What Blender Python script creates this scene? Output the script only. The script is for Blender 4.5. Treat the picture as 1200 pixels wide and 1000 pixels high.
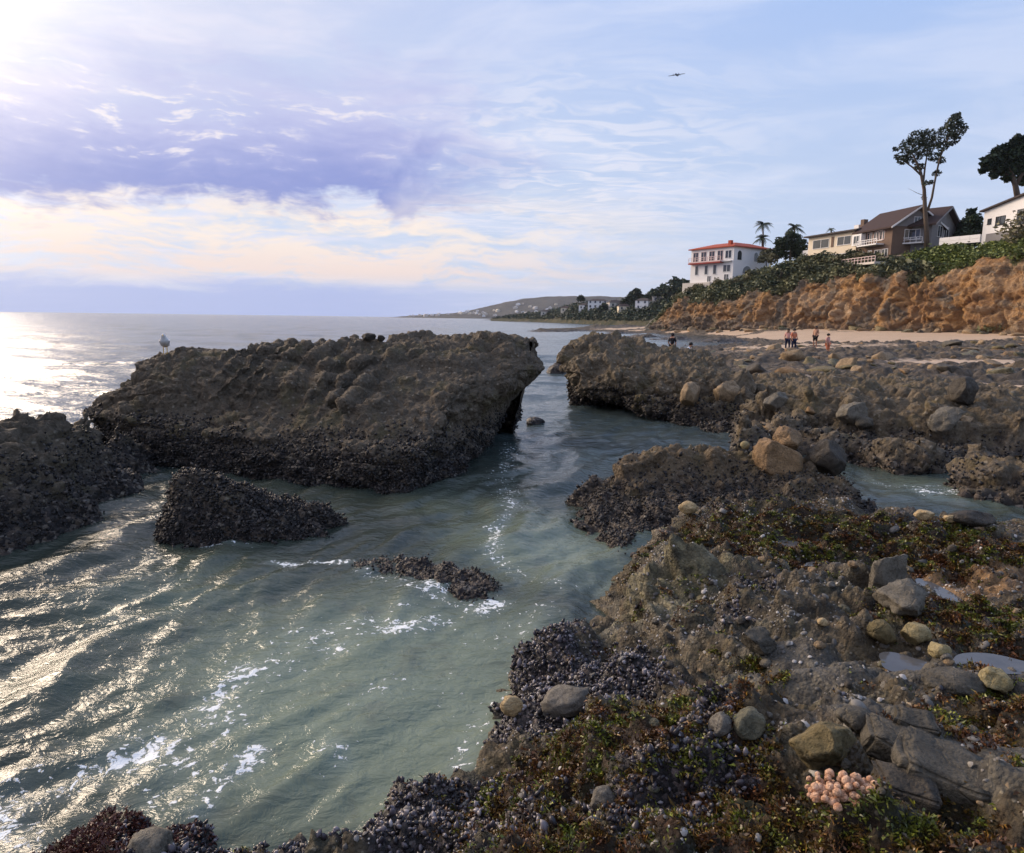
import bpy, bmesh, math, random
import numpy as np
from mathutils import Vector, Matrix, Euler

for o in list(bpy.data.objects):
    bpy.data.objects.remove(o, do_unlink=True)
SC = bpy.context.scene
C = SC.collection
rng = np.random.default_rng(7)
random.seed(7)
R = math.radians

# ------------------------------------------------------------------ camera
CAM_H, PITCH, ROLL, FPX = 3.2, R(9.02), R(0.75), 800.0
F_ = np.array([0, math.cos(PITCH), -math.sin(PITCH)])
U0 = np.array([0, math.sin(PITCH), math.cos(PITCH)])
R0 = np.array([1.0, 0, 0])
R_ = math.cos(ROLL) * R0 + math.sin(ROLL) * U0
U_ = math.cos(ROLL) * U0 - math.sin(ROLL) * R0
EYE = np.array([0, 0, CAM_H])
cd = bpy.data.cameras.new('camera')
cam = bpy.data.objects.new('camera', cd)
C.objects.link(cam)
cd.sensor_width = 36.0
cd.lens = 36.0 * FPX / 1200.0
cd.clip_start, cd.clip_end = 0.05, 30000
M = Matrix(((R_[0], U_[0], -F_[0], 0), (R_[1], U_[1], -F_[1], 0), (R_[2], U_[2], -F_[2], CAM_H), (0, 0, 0, 1)))
cam.matrix_world = M
SC.camera = cam

def ray(px, py):
    return F_ + R_ * ((px - 600) / FPX) + U_ * ((500 - py) / FPX)
def pz(px, py, z=0.0):            # survey: where the sight line meets height z
    d = ray(px, py); t = (z - CAM_H) / d[2]
    return EYE + d * t
def pw(px, py, z):                # a point at height z straight above or below the sea surface seen at the pixel
    p = pz(px, py, 0.0); p[2] = z; return p
def py_(px, py, Y):               # survey: where the sight line is Y metres away
    d = ray(px, py); t = Y / d[1]
    return EYE + d * t

# ------------------------------------------------------------------ sun, sky, exposure
SUN_EL, SUN_AZ = R(22.0), R(-52.0)          # azimuth from +Y towards +X
SUND = np.array([math.sin(SUN_AZ) * math.cos(SUN_EL), math.cos(SUN_AZ) * math.cos(SUN_EL), math.sin(SUN_EL)])
ld = bpy.data.lights.new('sun', 'SUN')
ld.energy, ld.angle, ld.color = 4.4, R(32.0), (1.0, 0.80, 0.60)
sun = bpy.data.objects.new('sun', ld)
C.objects.link(sun)
sun.rotation_euler = Vector(SUND).to_track_quat('Z', 'Y').to_euler()

class G:
    """small shorthand for shader nodes"""
    def __init__(s, nt): s.nt = nt
    def n(s, t, **kw):
        x = s.nt.nodes.new(t)
        for k, v in kw.items(): setattr(x, k, v)
        return x
    def put(s, sock, v):
        if isinstance(v, bpy.types.NodeSocket): s.nt.links.new(v, sock)
        elif v is not None:
            if isinstance(v, (tuple, list)) and sock.type == 'RGBA' and len(v) == 3: v = (*v, 1)
            sock.default_value = v
    def m(s, op, a, b=None, c=None, clamp=False):
        x = s.n('ShaderNodeMath', operation=op, use_clamp=clamp)
        s.put(x.inputs[0], a)
        if b is not None: s.put(x.inputs[1], b)
        if c is not None: s.put(x.inputs[2], c)
        return x.outputs[0]
    def v(s, op, a, b=None, sc=None):
        x = s.n('ShaderNodeVectorMath', operation=op)
        s.put(x.inputs[0], a)
        if b is not None: s.put(x.inputs[1], b)
        if sc is not None: s.put(x.inputs['Scale'], sc)
        return x.outputs['Value' if op in ('DOT_PRODUCT', 'LENGTH') else 'Vector']
    def sep(s, a):
        x = s.n('ShaderNodeSeparateXYZ'); s.put(x.inputs[0], a); return x.outputs
    def comb(s, a, b, c):
        x = s.n('ShaderNodeCombineXYZ')
        for i, q in enumerate((a, b, c)): s.put(x.inputs[i], q)
        return x.outputs[0]
    def noise(s, vec, scale, detail=4, rough=0.55, dist=0.0, col=False):
        x = s.n('ShaderNodeTexNoise')
        s.put(x.inputs['Vector'], vec); s.put(x.inputs['Scale'], scale)
        x.inputs['Detail'].default_value = detail; x.inputs['Roughness'].default_value = rough
        x.inputs['Distortion'].default_value = dist
        return x.outputs['Color' if col else 'Fac']
    def voro(s, vec, scale, feature='F1', out='Distance', rnd=1.0):
        x = s.n('ShaderNodeTexVoronoi', feature=feature)
        s.put(x.inputs['Vector'], vec); s.put(x.inputs['Scale'], scale)
        x.inputs['Randomness'].default_value = rnd
        return x.outputs[out]
    def ss(s, x, lo, hi):
        q = s.n('ShaderNodeMapRange', interpolation_type='SMOOTHSTEP')
        s.put(q.inputs[0], x); s.put(q.inputs[1], lo); s.put(q.inputs[2], hi)
        return q.outputs[0]
    def lin(s, x, lo, hi, a=0.0, b=1.0):
        q = s.n('ShaderNodeMapRange')
        for i, w in enumerate((x, lo, hi, a, b)): s.put(q.inputs[i], w)
        return q.outputs[0]
    def mix(s, f, a, b, mode='MIX'):
        x = s.n('ShaderNodeMix', data_type='RGBA', blend_type=mode)
        s.put(x.inputs[0], f); s.put(x.inputs[6], a); s.put(x.inputs[7], b)
        return x.outputs[2]
    def ramp(s, f, stops, mode='LINEAR'):
        x = s.n('ShaderNodeValToRGB'); s.put(x.inputs[0], f)
        e = x.color_ramp.elements; x.color_ramp.interpolation = mode
        while len(e) < len(stops): e.new(0.5)
        for q, (p, c) in zip(e, stops): q.position = p; q.color = (*c, 1)
        return x.outputs[0]
    def attr(s, name, out='Fac'):
        return s.n('ShaderNodeAttribute', attribute_name=name).outputs[out]
    def pos(s): return s.n('ShaderNodeNewGeometry').outputs['Position']
    def bump(s, h, strength, dist, normal=None):
        x = s.n('ShaderNodeBump'); s.put(x.inputs['Height'], h)
        x.inputs['Strength'].default_value = strength; x.inputs['Distance'].default_value = dist
        if normal is not None: s.put(x.inputs['Normal'], normal)
        return x.outputs[0]

def material(name):
    m = bpy.data.materials.new(name); m.use_nodes = True
    nt = m.node_tree; nt.nodes.clear()
    g = G(nt)
    out = g.n('ShaderNodeOutputMaterial'); b = g.n('ShaderNodeBsdfPrincipled')
    nt.links.new(b.outputs[0], out.inputs[0])
    b.inputs['Specular IOR Level'].default_value = 0.3
    return m, g, b

W = bpy.data.worlds.new('World'); SC.world = W; W.use_nodes = True
W.node_tree.nodes.clear()
def build_sky():
    g = G(W.node_tree)
    out = g.n('ShaderNodeOutputWorld'); bg = g.n('ShaderNodeBackground')
    W.node_tree.links.new(bg.outputs[0], out.inputs[0])
    bg.inputs['Strength'].default_value = 0.10
    sky = g.n('ShaderNodeTexSky', sky_type='NISHITA')
    sky.sun_disc = False; sky.sun_elevation = SUN_EL; sky.sun_rotation = SUN_AZ
    sky.air_density, sky.dust_density, sky.ozone_density, sky.altitude = 1.0, 1.2, 2.0, 0
    d = g.n('ShaderNodeTexCoord').outputs['Generated']
    x, y, z = g.sep(d)
    DEG = 57.29578
    el = g.m('MULTIPLY', g.m('ARCSINE', z), DEG)
    az = g.m('MULTIPLY', g.m('ARCTAN2', x, y), DEG)
    zz = g.m('ADD', g.m('MAXIMUM', z, 0.0), 0.07)
    P = g.comb(g.m('DIVIDE', x, zz), g.m('DIVIDE', y, zz), 0.0)
    A = g.comb(az, el, 0.0)
    mul = lambda a, b: g.m('MULTIPLY', a, b)
    # slow warp shared by all layers
    warp = g.noise(P, 0.55, 4, 0.6, col=True)
    Pw = g.v('ADD', P, g.v('SCALE', g.v('SUBTRACT', warp, (0.5, 0.5, 0.5)), sc=1.1))
    K = lambda c, k=10.0: tuple(q * k for q in c)
    col = g.mix(1.0, sky.outputs[0], (0.95, 0.86, 0.80), 'MULTIPLY')
    # thin high haze over everything lifts the blue to a pale, milky one
    veil0 = g.mix(g.ss(az, -35, 30), K((0.70, 0.74, 0.96)), K((0.41, 0.60, 1.03)))
    veil0 = g.mix(g.ss(el, 30, 3), veil0, K((0.62, 0.74, 0.97)))
    col = g.mix(0.86, col, veil0)
    # wispy lavender cirrus, mostly towards the sun
    ci = g.noise(g.v('MULTIPLY', Pw, (1.0, 1.6, 1)), 0.9, 7, 0.58, 0.4)
    cim = mul(g.ss(ci, 0.42, 0.70), g.lin(az, -40, 40, 0.85, 0.40))
    col = g.mix(cim, col, g.mix(g.ss(az, -30, 10), K((0.93, 0.88, 0.98)), K((0.78, 0.83, 1.0))))
    # rippled altocumulus
    rp = g.noise(g.v('MULTIPLY', Pw, (5.0, 9.0, 1)), 1.0, 4, 0.55, 0.6)
    rpm = mul(g.ss(rp, 0.42, 0.62), mul(g.ss(el, 5, 9), g.ss(el, 22, 13)))
    rpm = mul(rpm, mul(g.ss(az, -18, -6), g.ss(az, 26, 5)))
    rpm = mul(rpm, 0.6)
    col = g.mix(rpm, col, K((0.90, 0.89, 0.98)))
    # low cream streaks
    aw = g.v('ADD', A, g.v('SCALE', g.v('SUBTRACT', g.noise(A, 0.12, 3, 0.5, col=True), (0.5, 0.5, 0.5)), sc=3.0))
    st = g.noise(g.v('MULTIPLY', aw, (0.09, 0.75, 1)), 1.0, 7, 0.60, 0.15)
    fr = g.noise(g.v('MULTIPLY', aw, (0.35, 1.5, 1)), 1.0, 6, 0.62, 0.1)
    st2 = g.m('ADD', mul(st, 0.75), mul(fr, 0.25))
    cm = mul(g.ss(el, 1.8, 3.6), g.ss(el, 11.0, 6.8))
    cm = mul(mul(cm, g.ss(st2, 0.39, 0.56)), g.ss(az, 22, -12))
    lowc = g.mix(g.ss(el, 3.0, 6.5), K((1.0, 0.80, 0.70)), K((1.06, 0.92, 0.80)))
    col = g.mix(mul(cm, 0.95), col, lowc)
    # the big blue lavender bank
    dn = g.noise(g.v('MULTIPLY', aw, (0.045, 0.17, 1)), 1.0, 7, 0.56, 0.0)
    e2 = g.m('ADD', el, mul(g.m('SUBTRACT', dn, 0.5), 9.0))
    e2 = g.m('ADD', e2, mul(g.m('SUBTRACT', fr, 0.5), 3.5))
    e2 = g.m('ADD', e2, mul(g.m('ADD', az, 20.0), -0.05))
    dm = mul(g.ss(e2, 7.0, 8.9), g.ss(e2, 21, 12))
    dm = mul(dm, g.ss(g.m('ADD', az, mul(g.m('SUBTRACT', dn, 0.5), 26.0)), 3.0, -13.0))
    dcol = g.mix(g.ss(e2, 8.5, 15), K((0.24, 0.30, 0.68)), K((0.52, 0.54, 0.84)))
    col = g.mix(mul(dm, 0.93), col, dcol)
    # bright torn edges inside the bank
    ed = mul(mul(g.ss(fr, 0.52, 0.68), g.ss(dn, 0.44, 0.56)), mul(g.ss(el, 9, 11.5), g.ss(el, 19, 14)))
    col = g.mix(mul(mul(ed, g.ss(az, 6, -10)), 0.8), col, K((0.97, 0.90, 0.93)))
    # blue-grey sea haze on the horizon
    hz = g.m('ADD', el, mul(g.m('SUBTRACT', st, 0.5), 3.0))
    hm = mul(g.ss(hz, 3.2, 1.6), g.ss(az, 10, -16))
    col = g.mix(mul(hm, 0.9), col, K((0.36, 0.47, 0.86)))
    # veiled sun glare
    dt = g.m('MAXIMUM', g.v('DOT_PRODUCT', g.v('NORMALIZE', d), tuple(SUND)), 0.0)
    gl = g.m('ADD', mul(g.m('POWER', dt, 30.0), 1.5), mul(g.m('POWER', dt, 200.0), 0.8))
    gl = mul(gl, g.lin(ci, 0.3, 0.7, 0.65, 1.1))
    col = g.mix(1.0, col, g.mix(g.m('MINIMUM', gl, 3.0), (0, 0, 0), K((1.0, 0.86, 0.55))), 'ADD')
    # below the horizon: dim
    col = g.mix(g.ss(z, 0.0, -0.05), col, K((0.18, 0.22, 0.26)))
    W.node_tree.links.new(col, bg.inputs['Color'])
build_sky()

vs = SC.view_settings
vs.view_transform = 'Standard'; vs.look = 'None'; vs.exposure = 0.0; vs.gamma = 1.0
vs.use_curve_mapping = False
SC.cycles.use_denoising = True
SC.cycles.use_adaptive_sampling = True; SC.cycles.adaptive_threshold = 0.02
SC.cycles.max_bounces = 6
SC.cycles.volume_bounces = 0
# ------------------------------------------------------------------ helpers
_perm = np.random.default_rng(11).permutation(256).astype(np.int32)
_perm = np.concatenate([_perm, _perm, _perm])
_gr = np.random.default_rng(12).normal(size=(256, 3)); _gr /= np.linalg.norm(_gr, axis=1)[:, None]
_gr = _gr.astype(np.float32)
def pnoise(p):
    p = np.asarray(p, np.float32)
    i = np.floor(p).astype(np.int32); f = p - i; i &= 255
    u = f * f * f * (f * (f * 6 - 15) + 10)
    r = np.zeros(len(p), np.float32)
    for a in (0, 1):
        wx = u[:, 0] if a else 1 - u[:, 0]; ha = _perm[i[:, 0] + a]
        for b in (0, 1):
            wy = wx * (u[:, 1] if b else 1 - u[:, 1]); hb = _perm[ha + i[:, 1] + b]
            for c in (0, 1):
                w = wy * (u[:, 2] if c else 1 - u[:, 2])
                gv = _gr[_perm[hb + i[:, 2] + c]]
                r += w * (gv[:, 0] * (f[:, 0] - a) + gv[:, 1] * (f[:, 1] - b) + gv[:, 2] * (f[:, 2] - c))
    return r * 1.6
def fbm(p, scale, octv=4, rough=0.5, lac=2.03, off=0.0, ridged=False):
    p = np.asarray(p, np.float64) * scale + off
    r = 0; a = 1.0; t = 0
    for k in range(octv):
        n = pnoise(p + 17.3 * k)
        if ridged: n = 1 - 2 * np.abs(n)
        r = r + a * n; t += a; a *= rough; p = p * lac
    return r / t
def sst(x, lo, hi):
    t = np.clip((np.asarray(x) - lo) / (hi - lo), 0, 1); return t * t * (3 - 2 * t)
def worley(p, scale, seed=0):
    """distance to the closest of one jittered point per cell, and that cell's random number"""
    p = np.asarray(p, np.float32) * scale
    i = np.floor(p).astype(np.int32)
    best = np.full(len(p), 9.0, np.float32); idv = np.zeros(len(p), np.float32)
    for a in (-1, 0, 1):
        for b in (-1, 0, 1):
            for c in (-1, 0, 1):
                q = i + np.array([a, b, c])
                h = _perm[(_perm[(_perm[(q[:, 0] + seed) & 255] + q[:, 1]) & 255] + q[:, 2]) & 255]
                j = q + (_gr[h] * 0.45 + 0.5)
                d = np.sum((p - j) ** 2, 1)
                m = d < best
                best[m] = d[m]; idv[m] = h[m] / 255.0
    return np.sqrt(best), idv

def worley2(p, scale, seed=0):
    """distances to the closest and second closest cell points, and the closest one's random number"""
    p = np.asarray(p, np.float32) * scale
    i = np.floor(p).astype(np.int32)
    b1 = np.full(len(p), 9.0, np.float32); b2 = b1.copy(); idv = np.zeros(len(p), np.float32)
    for a in (-1, 0, 1):
        for b in (-1, 0, 1):
            for c in (-1, 0, 1):
                q = i + np.array([a, b, c])
                h = _perm[(_perm[(_perm[(q[:, 0] + seed) & 255] + q[:, 1]) & 255] + q[:, 2]) & 255]
                d = np.sum((p - (q + (_gr[h] * 0.45 + 0.5))) ** 2, 1)
                m = d < b1
                b2 = np.where(m, b1, np.minimum(b2, d)); b1 = np.where(m, d, b1); idv = np.where(m, h / 255.0, idv)
    return np.sqrt(b1), np.sqrt(b2), idv
def blocks(V, scale, seed=0, squash=(1, 1, 1), warp=.25):
    """-1..1: jointed rock blocks standing proud or set back, with open cracks"""
    P = V * np.array(squash) + warp / scale * np.c_[pnoise(V * scale * .8), pnoise(V * scale * .8 + 9), pnoise(V * scale * .8 + 18)]
    a, b, i = worley2(P, scale, seed)
    e = sst(b - a, 0.02, 0.22)
    return (i * 2 - 1) * e - (1 - e) * 0.9
def meta(o, label=None, cat=None, group=None, kind=None):
    if label: o['label'] = label
    if cat: o['category'] = cat
    if group: o['group'] = group
    if kind: o['kind'] = kind
    return o
def empty(name, loc=(0, 0, 0), rz=0.0):
    o = bpy.data.objects.new(name, None); C.objects.link(o)
    o.location = tuple(loc); o.rotation_euler = (0, 0, rz); o.empty_display_size = 0.2
    return o
def mesh_np(name, V, Fq, mats=(), smooth=True, attrs=None, tri=False):
    """fast mesh from arrays; Fq is (n,4) or (n,3)"""
    V = np.asarray(V, np.float32); Fq = np.asarray(Fq, np.int32); k = Fq.shape[1]
    me = bpy.data.meshes.new(name)
    me.vertices.add(len(V)); me.vertices.foreach_set('co', V.ravel())
    me.loops.add(Fq.size); me.loops.foreach_set('vertex_index', Fq.ravel())
    me.polygons.add(len(Fq)); me.polygons.foreach_set('loop_start', np.arange(0, Fq.size, k, dtype=np.int32))
    try: me.polygons.foreach_set('loop_total', np.full(len(Fq), k, np.int32))
    except Exception: pass
    me.polygons.foreach_set('use_smooth', np.full(len(Fq), smooth))
    for a, arr in (attrs or {}).items():
        arr = np.asarray(arr, np.float32)
        if arr.ndim == 2:
            at = me.attributes.new(a, 'FLOAT_COLOR', 'POINT')
            at.data.foreach_set('color', np.c_[arr, np.ones(len(arr))].astype(np.float32).ravel())
        else:
            at = me.attributes.new(a, 'FLOAT', 'POINT'); at.data.foreach_set('value', arr)
    for m in mats: me.materials.append(m)
    me.update(calc_edges=True)
    return me
def link(name, me, parent=None, loc=None):
    o = bpy.data.objects.new(name, me); C.objects.link(o)
    if parent is not None: o.parent = parent
    if loc is not None: o.location = tuple(loc)
    return o
def recentre(V):
    c = np.array([V[:, 0].mean(), V[:, 1].mean(), V[:, 2].min()]); return V - c, c

def normals_of(V, Q):
    n = np.zeros_like(V)
    a, b, c, d = (V[Q[:, k]] for k in range(4))
    fn = np.cross(c - a, d - b)
    for k in range(4): np.add.at(n, Q[:, k], fn)
    return n / (np.linalg.norm(n, axis=1)[:, None] + 1e-12)
def grid_quads(nr, nc):
    i = np.arange(nr - 1)[:, None] * nc + np.arange(nc - 1)[None]
    return np.stack([i, i + 1, i + nc + 1, i + nc], -1).reshape(-1, 4)
def prune(V, Q, keep, attrs=None):
    Q = Q[keep[Q].any(1)]
    u, inv = np.unique(Q, return_inverse=True)
    at = {k: v[u] for k, v in (attrs or {}).items()}
    return V[u], inv.reshape(Q.shape), at
def catmull(P, n):
    """resample control rows P (k, m, 3) to n rows, spacing by chord"""
    P = np.asarray(P, float); k = len(P)
    Pe = np.concatenate([[2 * P[0] - P[1]], P, [2 * P[-1] - P[-2]]])
    t = np.linspace(0, k - 1, n); i = np.minimum(t.astype(int), k - 2); f = (t - i)
    f = f.reshape((-1,) + (1,) * (P.ndim - 1))
    p0, p1, p2, p3 = Pe[i], Pe[i + 1], Pe[i + 2], Pe[i + 3]
    s = 0.5 * ((2 * p1) + (-p0 + p2) * f + (2 * p0 - 5 * p1 + 4 * p2 - p3) * f ** 2 + (-p0 + 3 * p1 - 3 * p2 + p3) * f ** 3)
    return 0.35 * (p1 + (p2 - p1) * f) + 0.65 * s
def loft(ctrl, nu, nv):
    """ctrl[u][v] -> (nu*nv,3) vertices and quads"""
    a = catmull(np.asarray(ctrl, float), nu)
    b = catmull(np.swapaxes(a, 0, 1), nv)
    V = np.swapaxes(b, 0, 1).reshape(-1, 3)
    return V, grid_quads(nu, nv)
def rbf(ctrl, smooth=1e-3):
    """height surface through control points (biharmonic-light: linear kernel plus plane)"""
    P = np.asarray(ctrl, float); n = len(P); X = P[:, :2]
    K = -np.linalg.norm(X[:, None] - X[None], axis=2) - 0.0
    K[np.arange(n), np.arange(n)] += smooth
    A = np.c_[np.ones(n), X]
    S = np.block([[K, A], [A.T, np.zeros((3, 3))]])
    w = np.linalg.solve(S, np.r_[P[:, 2], 0, 0, 0])
    def f(x, y):
        x = np.asarray(x, float); sh = x.shape; q = np.c_[x.ravel(), np.asarray(y, float).ravel()]
        r = np.empty(len(q))
        for s in range(0, len(q), 60000):
            e = q[s:s + 60000]
            r[s:s + 60000] = -np.linalg.norm(e[:, None] - X[None], axis=2) @ w[:n] + w[n] + e @ w[n + 1:]
        return r.reshape(sh)
    return f

# merged small pieces: base shape repeated with transforms
def rot_from(n, spin, tilt=None):
    """frames whose z is n (m,3), turned about it by spin"""
    n = n / (np.linalg.norm(n, axis=1)[:, None] + 1e-9)
    a = np.where(np.abs(n[:, [2]]) < 0.9, np.array([[0, 0, 1.0]]), np.array([[1.0, 0, 0]]))
    x = np.cross(a, n); x /= np.linalg.norm(x, axis=1)[:, None]
    y = np.cross(n, x)
    c, s = np.cos(spin)[:, None], np.sin(spin)[:, None]
    return np.stack([x * c + y * s, -x * s + y * c, n], 2)      # columns
def repeat(BV, BF, pos, rot, scl):
    """(b,3) base, (m,3) pos, (m,3,3) rot, (m,3) scale"""
    m, b = len(pos), len(BV)
    V = np.einsum('mij,mbj->mbi', rot, BV[None] * scl[:, None]) + pos[:, None]
    Fq = BF[None] + (np.arange(m) * b)[:, None, None]
    return V.reshape(-1, 3), Fq.reshape(-1, BF.shape[1])

class MB:
    """bmesh collector: boxes, prisms, tubes -> one mesh"""
    def __init__(s): s.v = []; s.f = []
    def add(s, V, Fs):
        o = len(s.v); s.v += [tuple(q) for q in V]; s.f += [tuple(o + i for i in f) for f in Fs]; return s
    def box(s, x0, x1, y0, y1, z0, z1):
        V = [(x, y, z) for z in (z0, z1) for y in (y0, y1) for x in (x0, x1)]
        return s.add(V, [(0, 2, 3, 1), (4, 5, 7, 6), (0, 1, 5, 4), (2, 6, 7, 3), (0, 4, 6, 2), (1, 3, 7, 5)])
    def prism(s, poly, axis, a, b):
        """poly of 2D points extruded along axis ('x','y','z') from a to b"""
        def mk(p, t): return {'x': (t, p[0], p[1]), 'y': (p[0], t, p[1]), 'z': (p[0], p[1], t)}[axis]
        n = len(poly)
        return s.add([mk(p, a) for p in poly] + [mk(p, b) for p in poly],
                     [tuple(range(n))[::-1], tuple(range(n, 2 * n))] + [(i, (i + 1) % n, n + (i + 1) % n, n + i) for i in range(n)])
    def tube(s, pts, rad, seg=6):
        pts = np.asarray(pts, float); n = len(pts)
        rad = np.broadcast_to(rad, (n,)); V = []
        for i in range(n):
            t = pts[min(i + 1, n - 1)] - pts[max(i - 1, 0)]; t /= np.linalg.norm(t) + 1e-9
            a = np.array([0, 0, 1.0]) if abs(t[2]) < 0.9 else np.array([1.0, 0, 0])
            x = np.cross(a, t); x /= np.linalg.norm(x); y = np.cross(t, x)
            for k in range(seg):
                w = 2 * math.pi * k / seg; V.append(pts[i] + (x * math.cos(w) + y * math.sin(w)) * rad[i])
        Fs = [(i * seg + k, i * seg + (k + 1) % seg, (i + 1) * seg + (k + 1) % seg, (i + 1) * seg + k) for i in range(n - 1) for k in range(seg)]
        Fs += [tuple(range(seg))[::-1], tuple(range((n - 1) * seg, n * seg))]
        return s.add(V, Fs)
    def build(s, name, mat, parent=None, loc=None, smooth=False):
        me = bpy.data.meshes.new(name); me.from_pydata(s.v, [], s.f); me.materials.append(mat)
        if smooth:
            for p in me.polygons: p.use_smooth = True
        bm = bmesh.new(); bm.from_mesh(me); bmesh.ops.recalc_face_normals(bm, faces=bm.faces); bm.to_mesh(me); bm.free()
        return link(name, me, parent, loc)
# ------------------------------------------------------------------ materials
def plain(name, col, rough=0.8, var=0.15, scale=3.0, bump=0.0, spec=0.25):
    m, g, b = material(name)
    p = g.pos(); n = g.noise(p, scale, 5, 0.6)
    g.put(b.inputs['Base Color'], g.mix(n, tuple(c * (1 - var) for c in col), tuple(min(1, c * (1 + var)) for c in col)))
    b.inputs['Roughness'].default_value = rough; b.inputs['Specular IOR Level'].default_value = spec
    if bump: g.put(b.inputs['Normal'], g.bump(n, bump, 0.05))
    return m

def sea_rock_mat(name, dry, dry2, weed, gscale, wet_z, cell=0.10):
    """intertidal rock: dry grain above, mussel-dark band below, barnacle specks; gscale = pieces per metre"""
    m, g, b = material(name)
    p = g.pos(); x, y, z = g.sep(p)
    big = g.noise(p, 0.55, 4, 0.6); mid = g.noise(p, 2.6, 6, 0.65); fin = g.noise(p, gscale * 1.4, 5, 0.7)
    vd = g.voro(p, gscale); vc = g.voro(p, gscale, out='Color')
    vr = g.sep(vc)[0]; vg = g.sep(vc)[1]
    base = g.mix(g.ss(mid, 0.32, 0.68), tuple(c * 0.55 for c in dry), dry)
    base = g.mix(g.ss(big, 0.45, 0.66), base, dry2)
    base = g.mix(g.m('MULTIPLY', g.ss(fin, 0.5, 0.75), 0.55), base, tuple(min(1, c * 1.9) for c in dry))
    base = g.mix(g.m('MULTIPLY', g.ss(g.noise(p, 1.3, 5, 0.6), 0.52, 0.66), 0.6), base, weed)
    # mussels and weed near the water
    ml = g.m('ADD', z, g.m('MULTIPLY', g.m('SUBTRACT', mid, 0.5), 1.6))
    lowm = g.ss(ml, wet_z + 0.35, wet_z - 0.35)
    mus = g.ramp(vr, [(0.0, (0.010, 0.009, 0.011)), (0.45, (0.030, 0.026, 0.030)), (0.7, (0.062, 0.048, 0.045)), (0.88, (0.11, 0.085, 0.07)), (1.0, (0.24, 0.22, 0.21))])
    base = g.mix(g.m('MULTIPLY', lowm, 0.92), base, mus)
    spk = g.m('MULTIPLY', g.ss(vg, 0.90, 0.96), g.ss(vd, 0.55, 0.2))
    base = g.mix(g.m('MULTIPLY', spk, 0.55), base, (0.36, 0.33, 0.29))
    base = g.mix(1.0, base, (1.06, 1.0, .86), 'MULTIPLY')
    g.put(b.inputs['Base Color'], base)
    b.inputs['Specular IOR Level'].default_value = 0.35
    g.put(b.inputs['Roughness'], g.lin(lowm, 0, 1, 0.85, 0.48))
    h = g.m('ADD', g.m('MULTIPLY', vd, -0.8), g.m('MULTIPLY', fin, 0.9))
    h = g.m('ADD', h, g.m('MULTIPLY', mid, 1.2))
    g.put(b.inputs['Normal'], g.bump(h, 0.9, cell))
    return m
M_BIG = sea_rock_mat('mussel_rock_grey', (0.145, 0.118, 0.092), (0.095, 0.080, 0.064), (0.095, 0.082, 0.04), 13.0, 0.55, 0.09)
M_MIDR = sea_rock_mat('mussel_rock_brown', (0.165, 0.125, 0.085), (0.115, 0.09, 0.06), (0.085, 0.072, 0.035), 17.0, 0.45, 0.07)
M_LEDGE = sea_rock_mat('ledge_rock_tan', (0.165, 0.135, 0.102), (0.115, 0.095, 0.07), (0.11, 0.09, 0.045), 9.0, 0.35, 0.10)
M_REEF = sea_rock_mat('reef_rock_dark', (0.045, 0.026, 0.022), (0.03, 0.02, 0.02), (0.04, 0.028, 0.016), 16.0, 0.6, 0.06)
M_FAR = sea_rock_mat('far_reef_rock', (0.115, 0.095, 0.075), (0.08, 0.068, 0.055), (0.07, 0.065, 0.04), 3.0, 0.4, 0.25)

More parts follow.
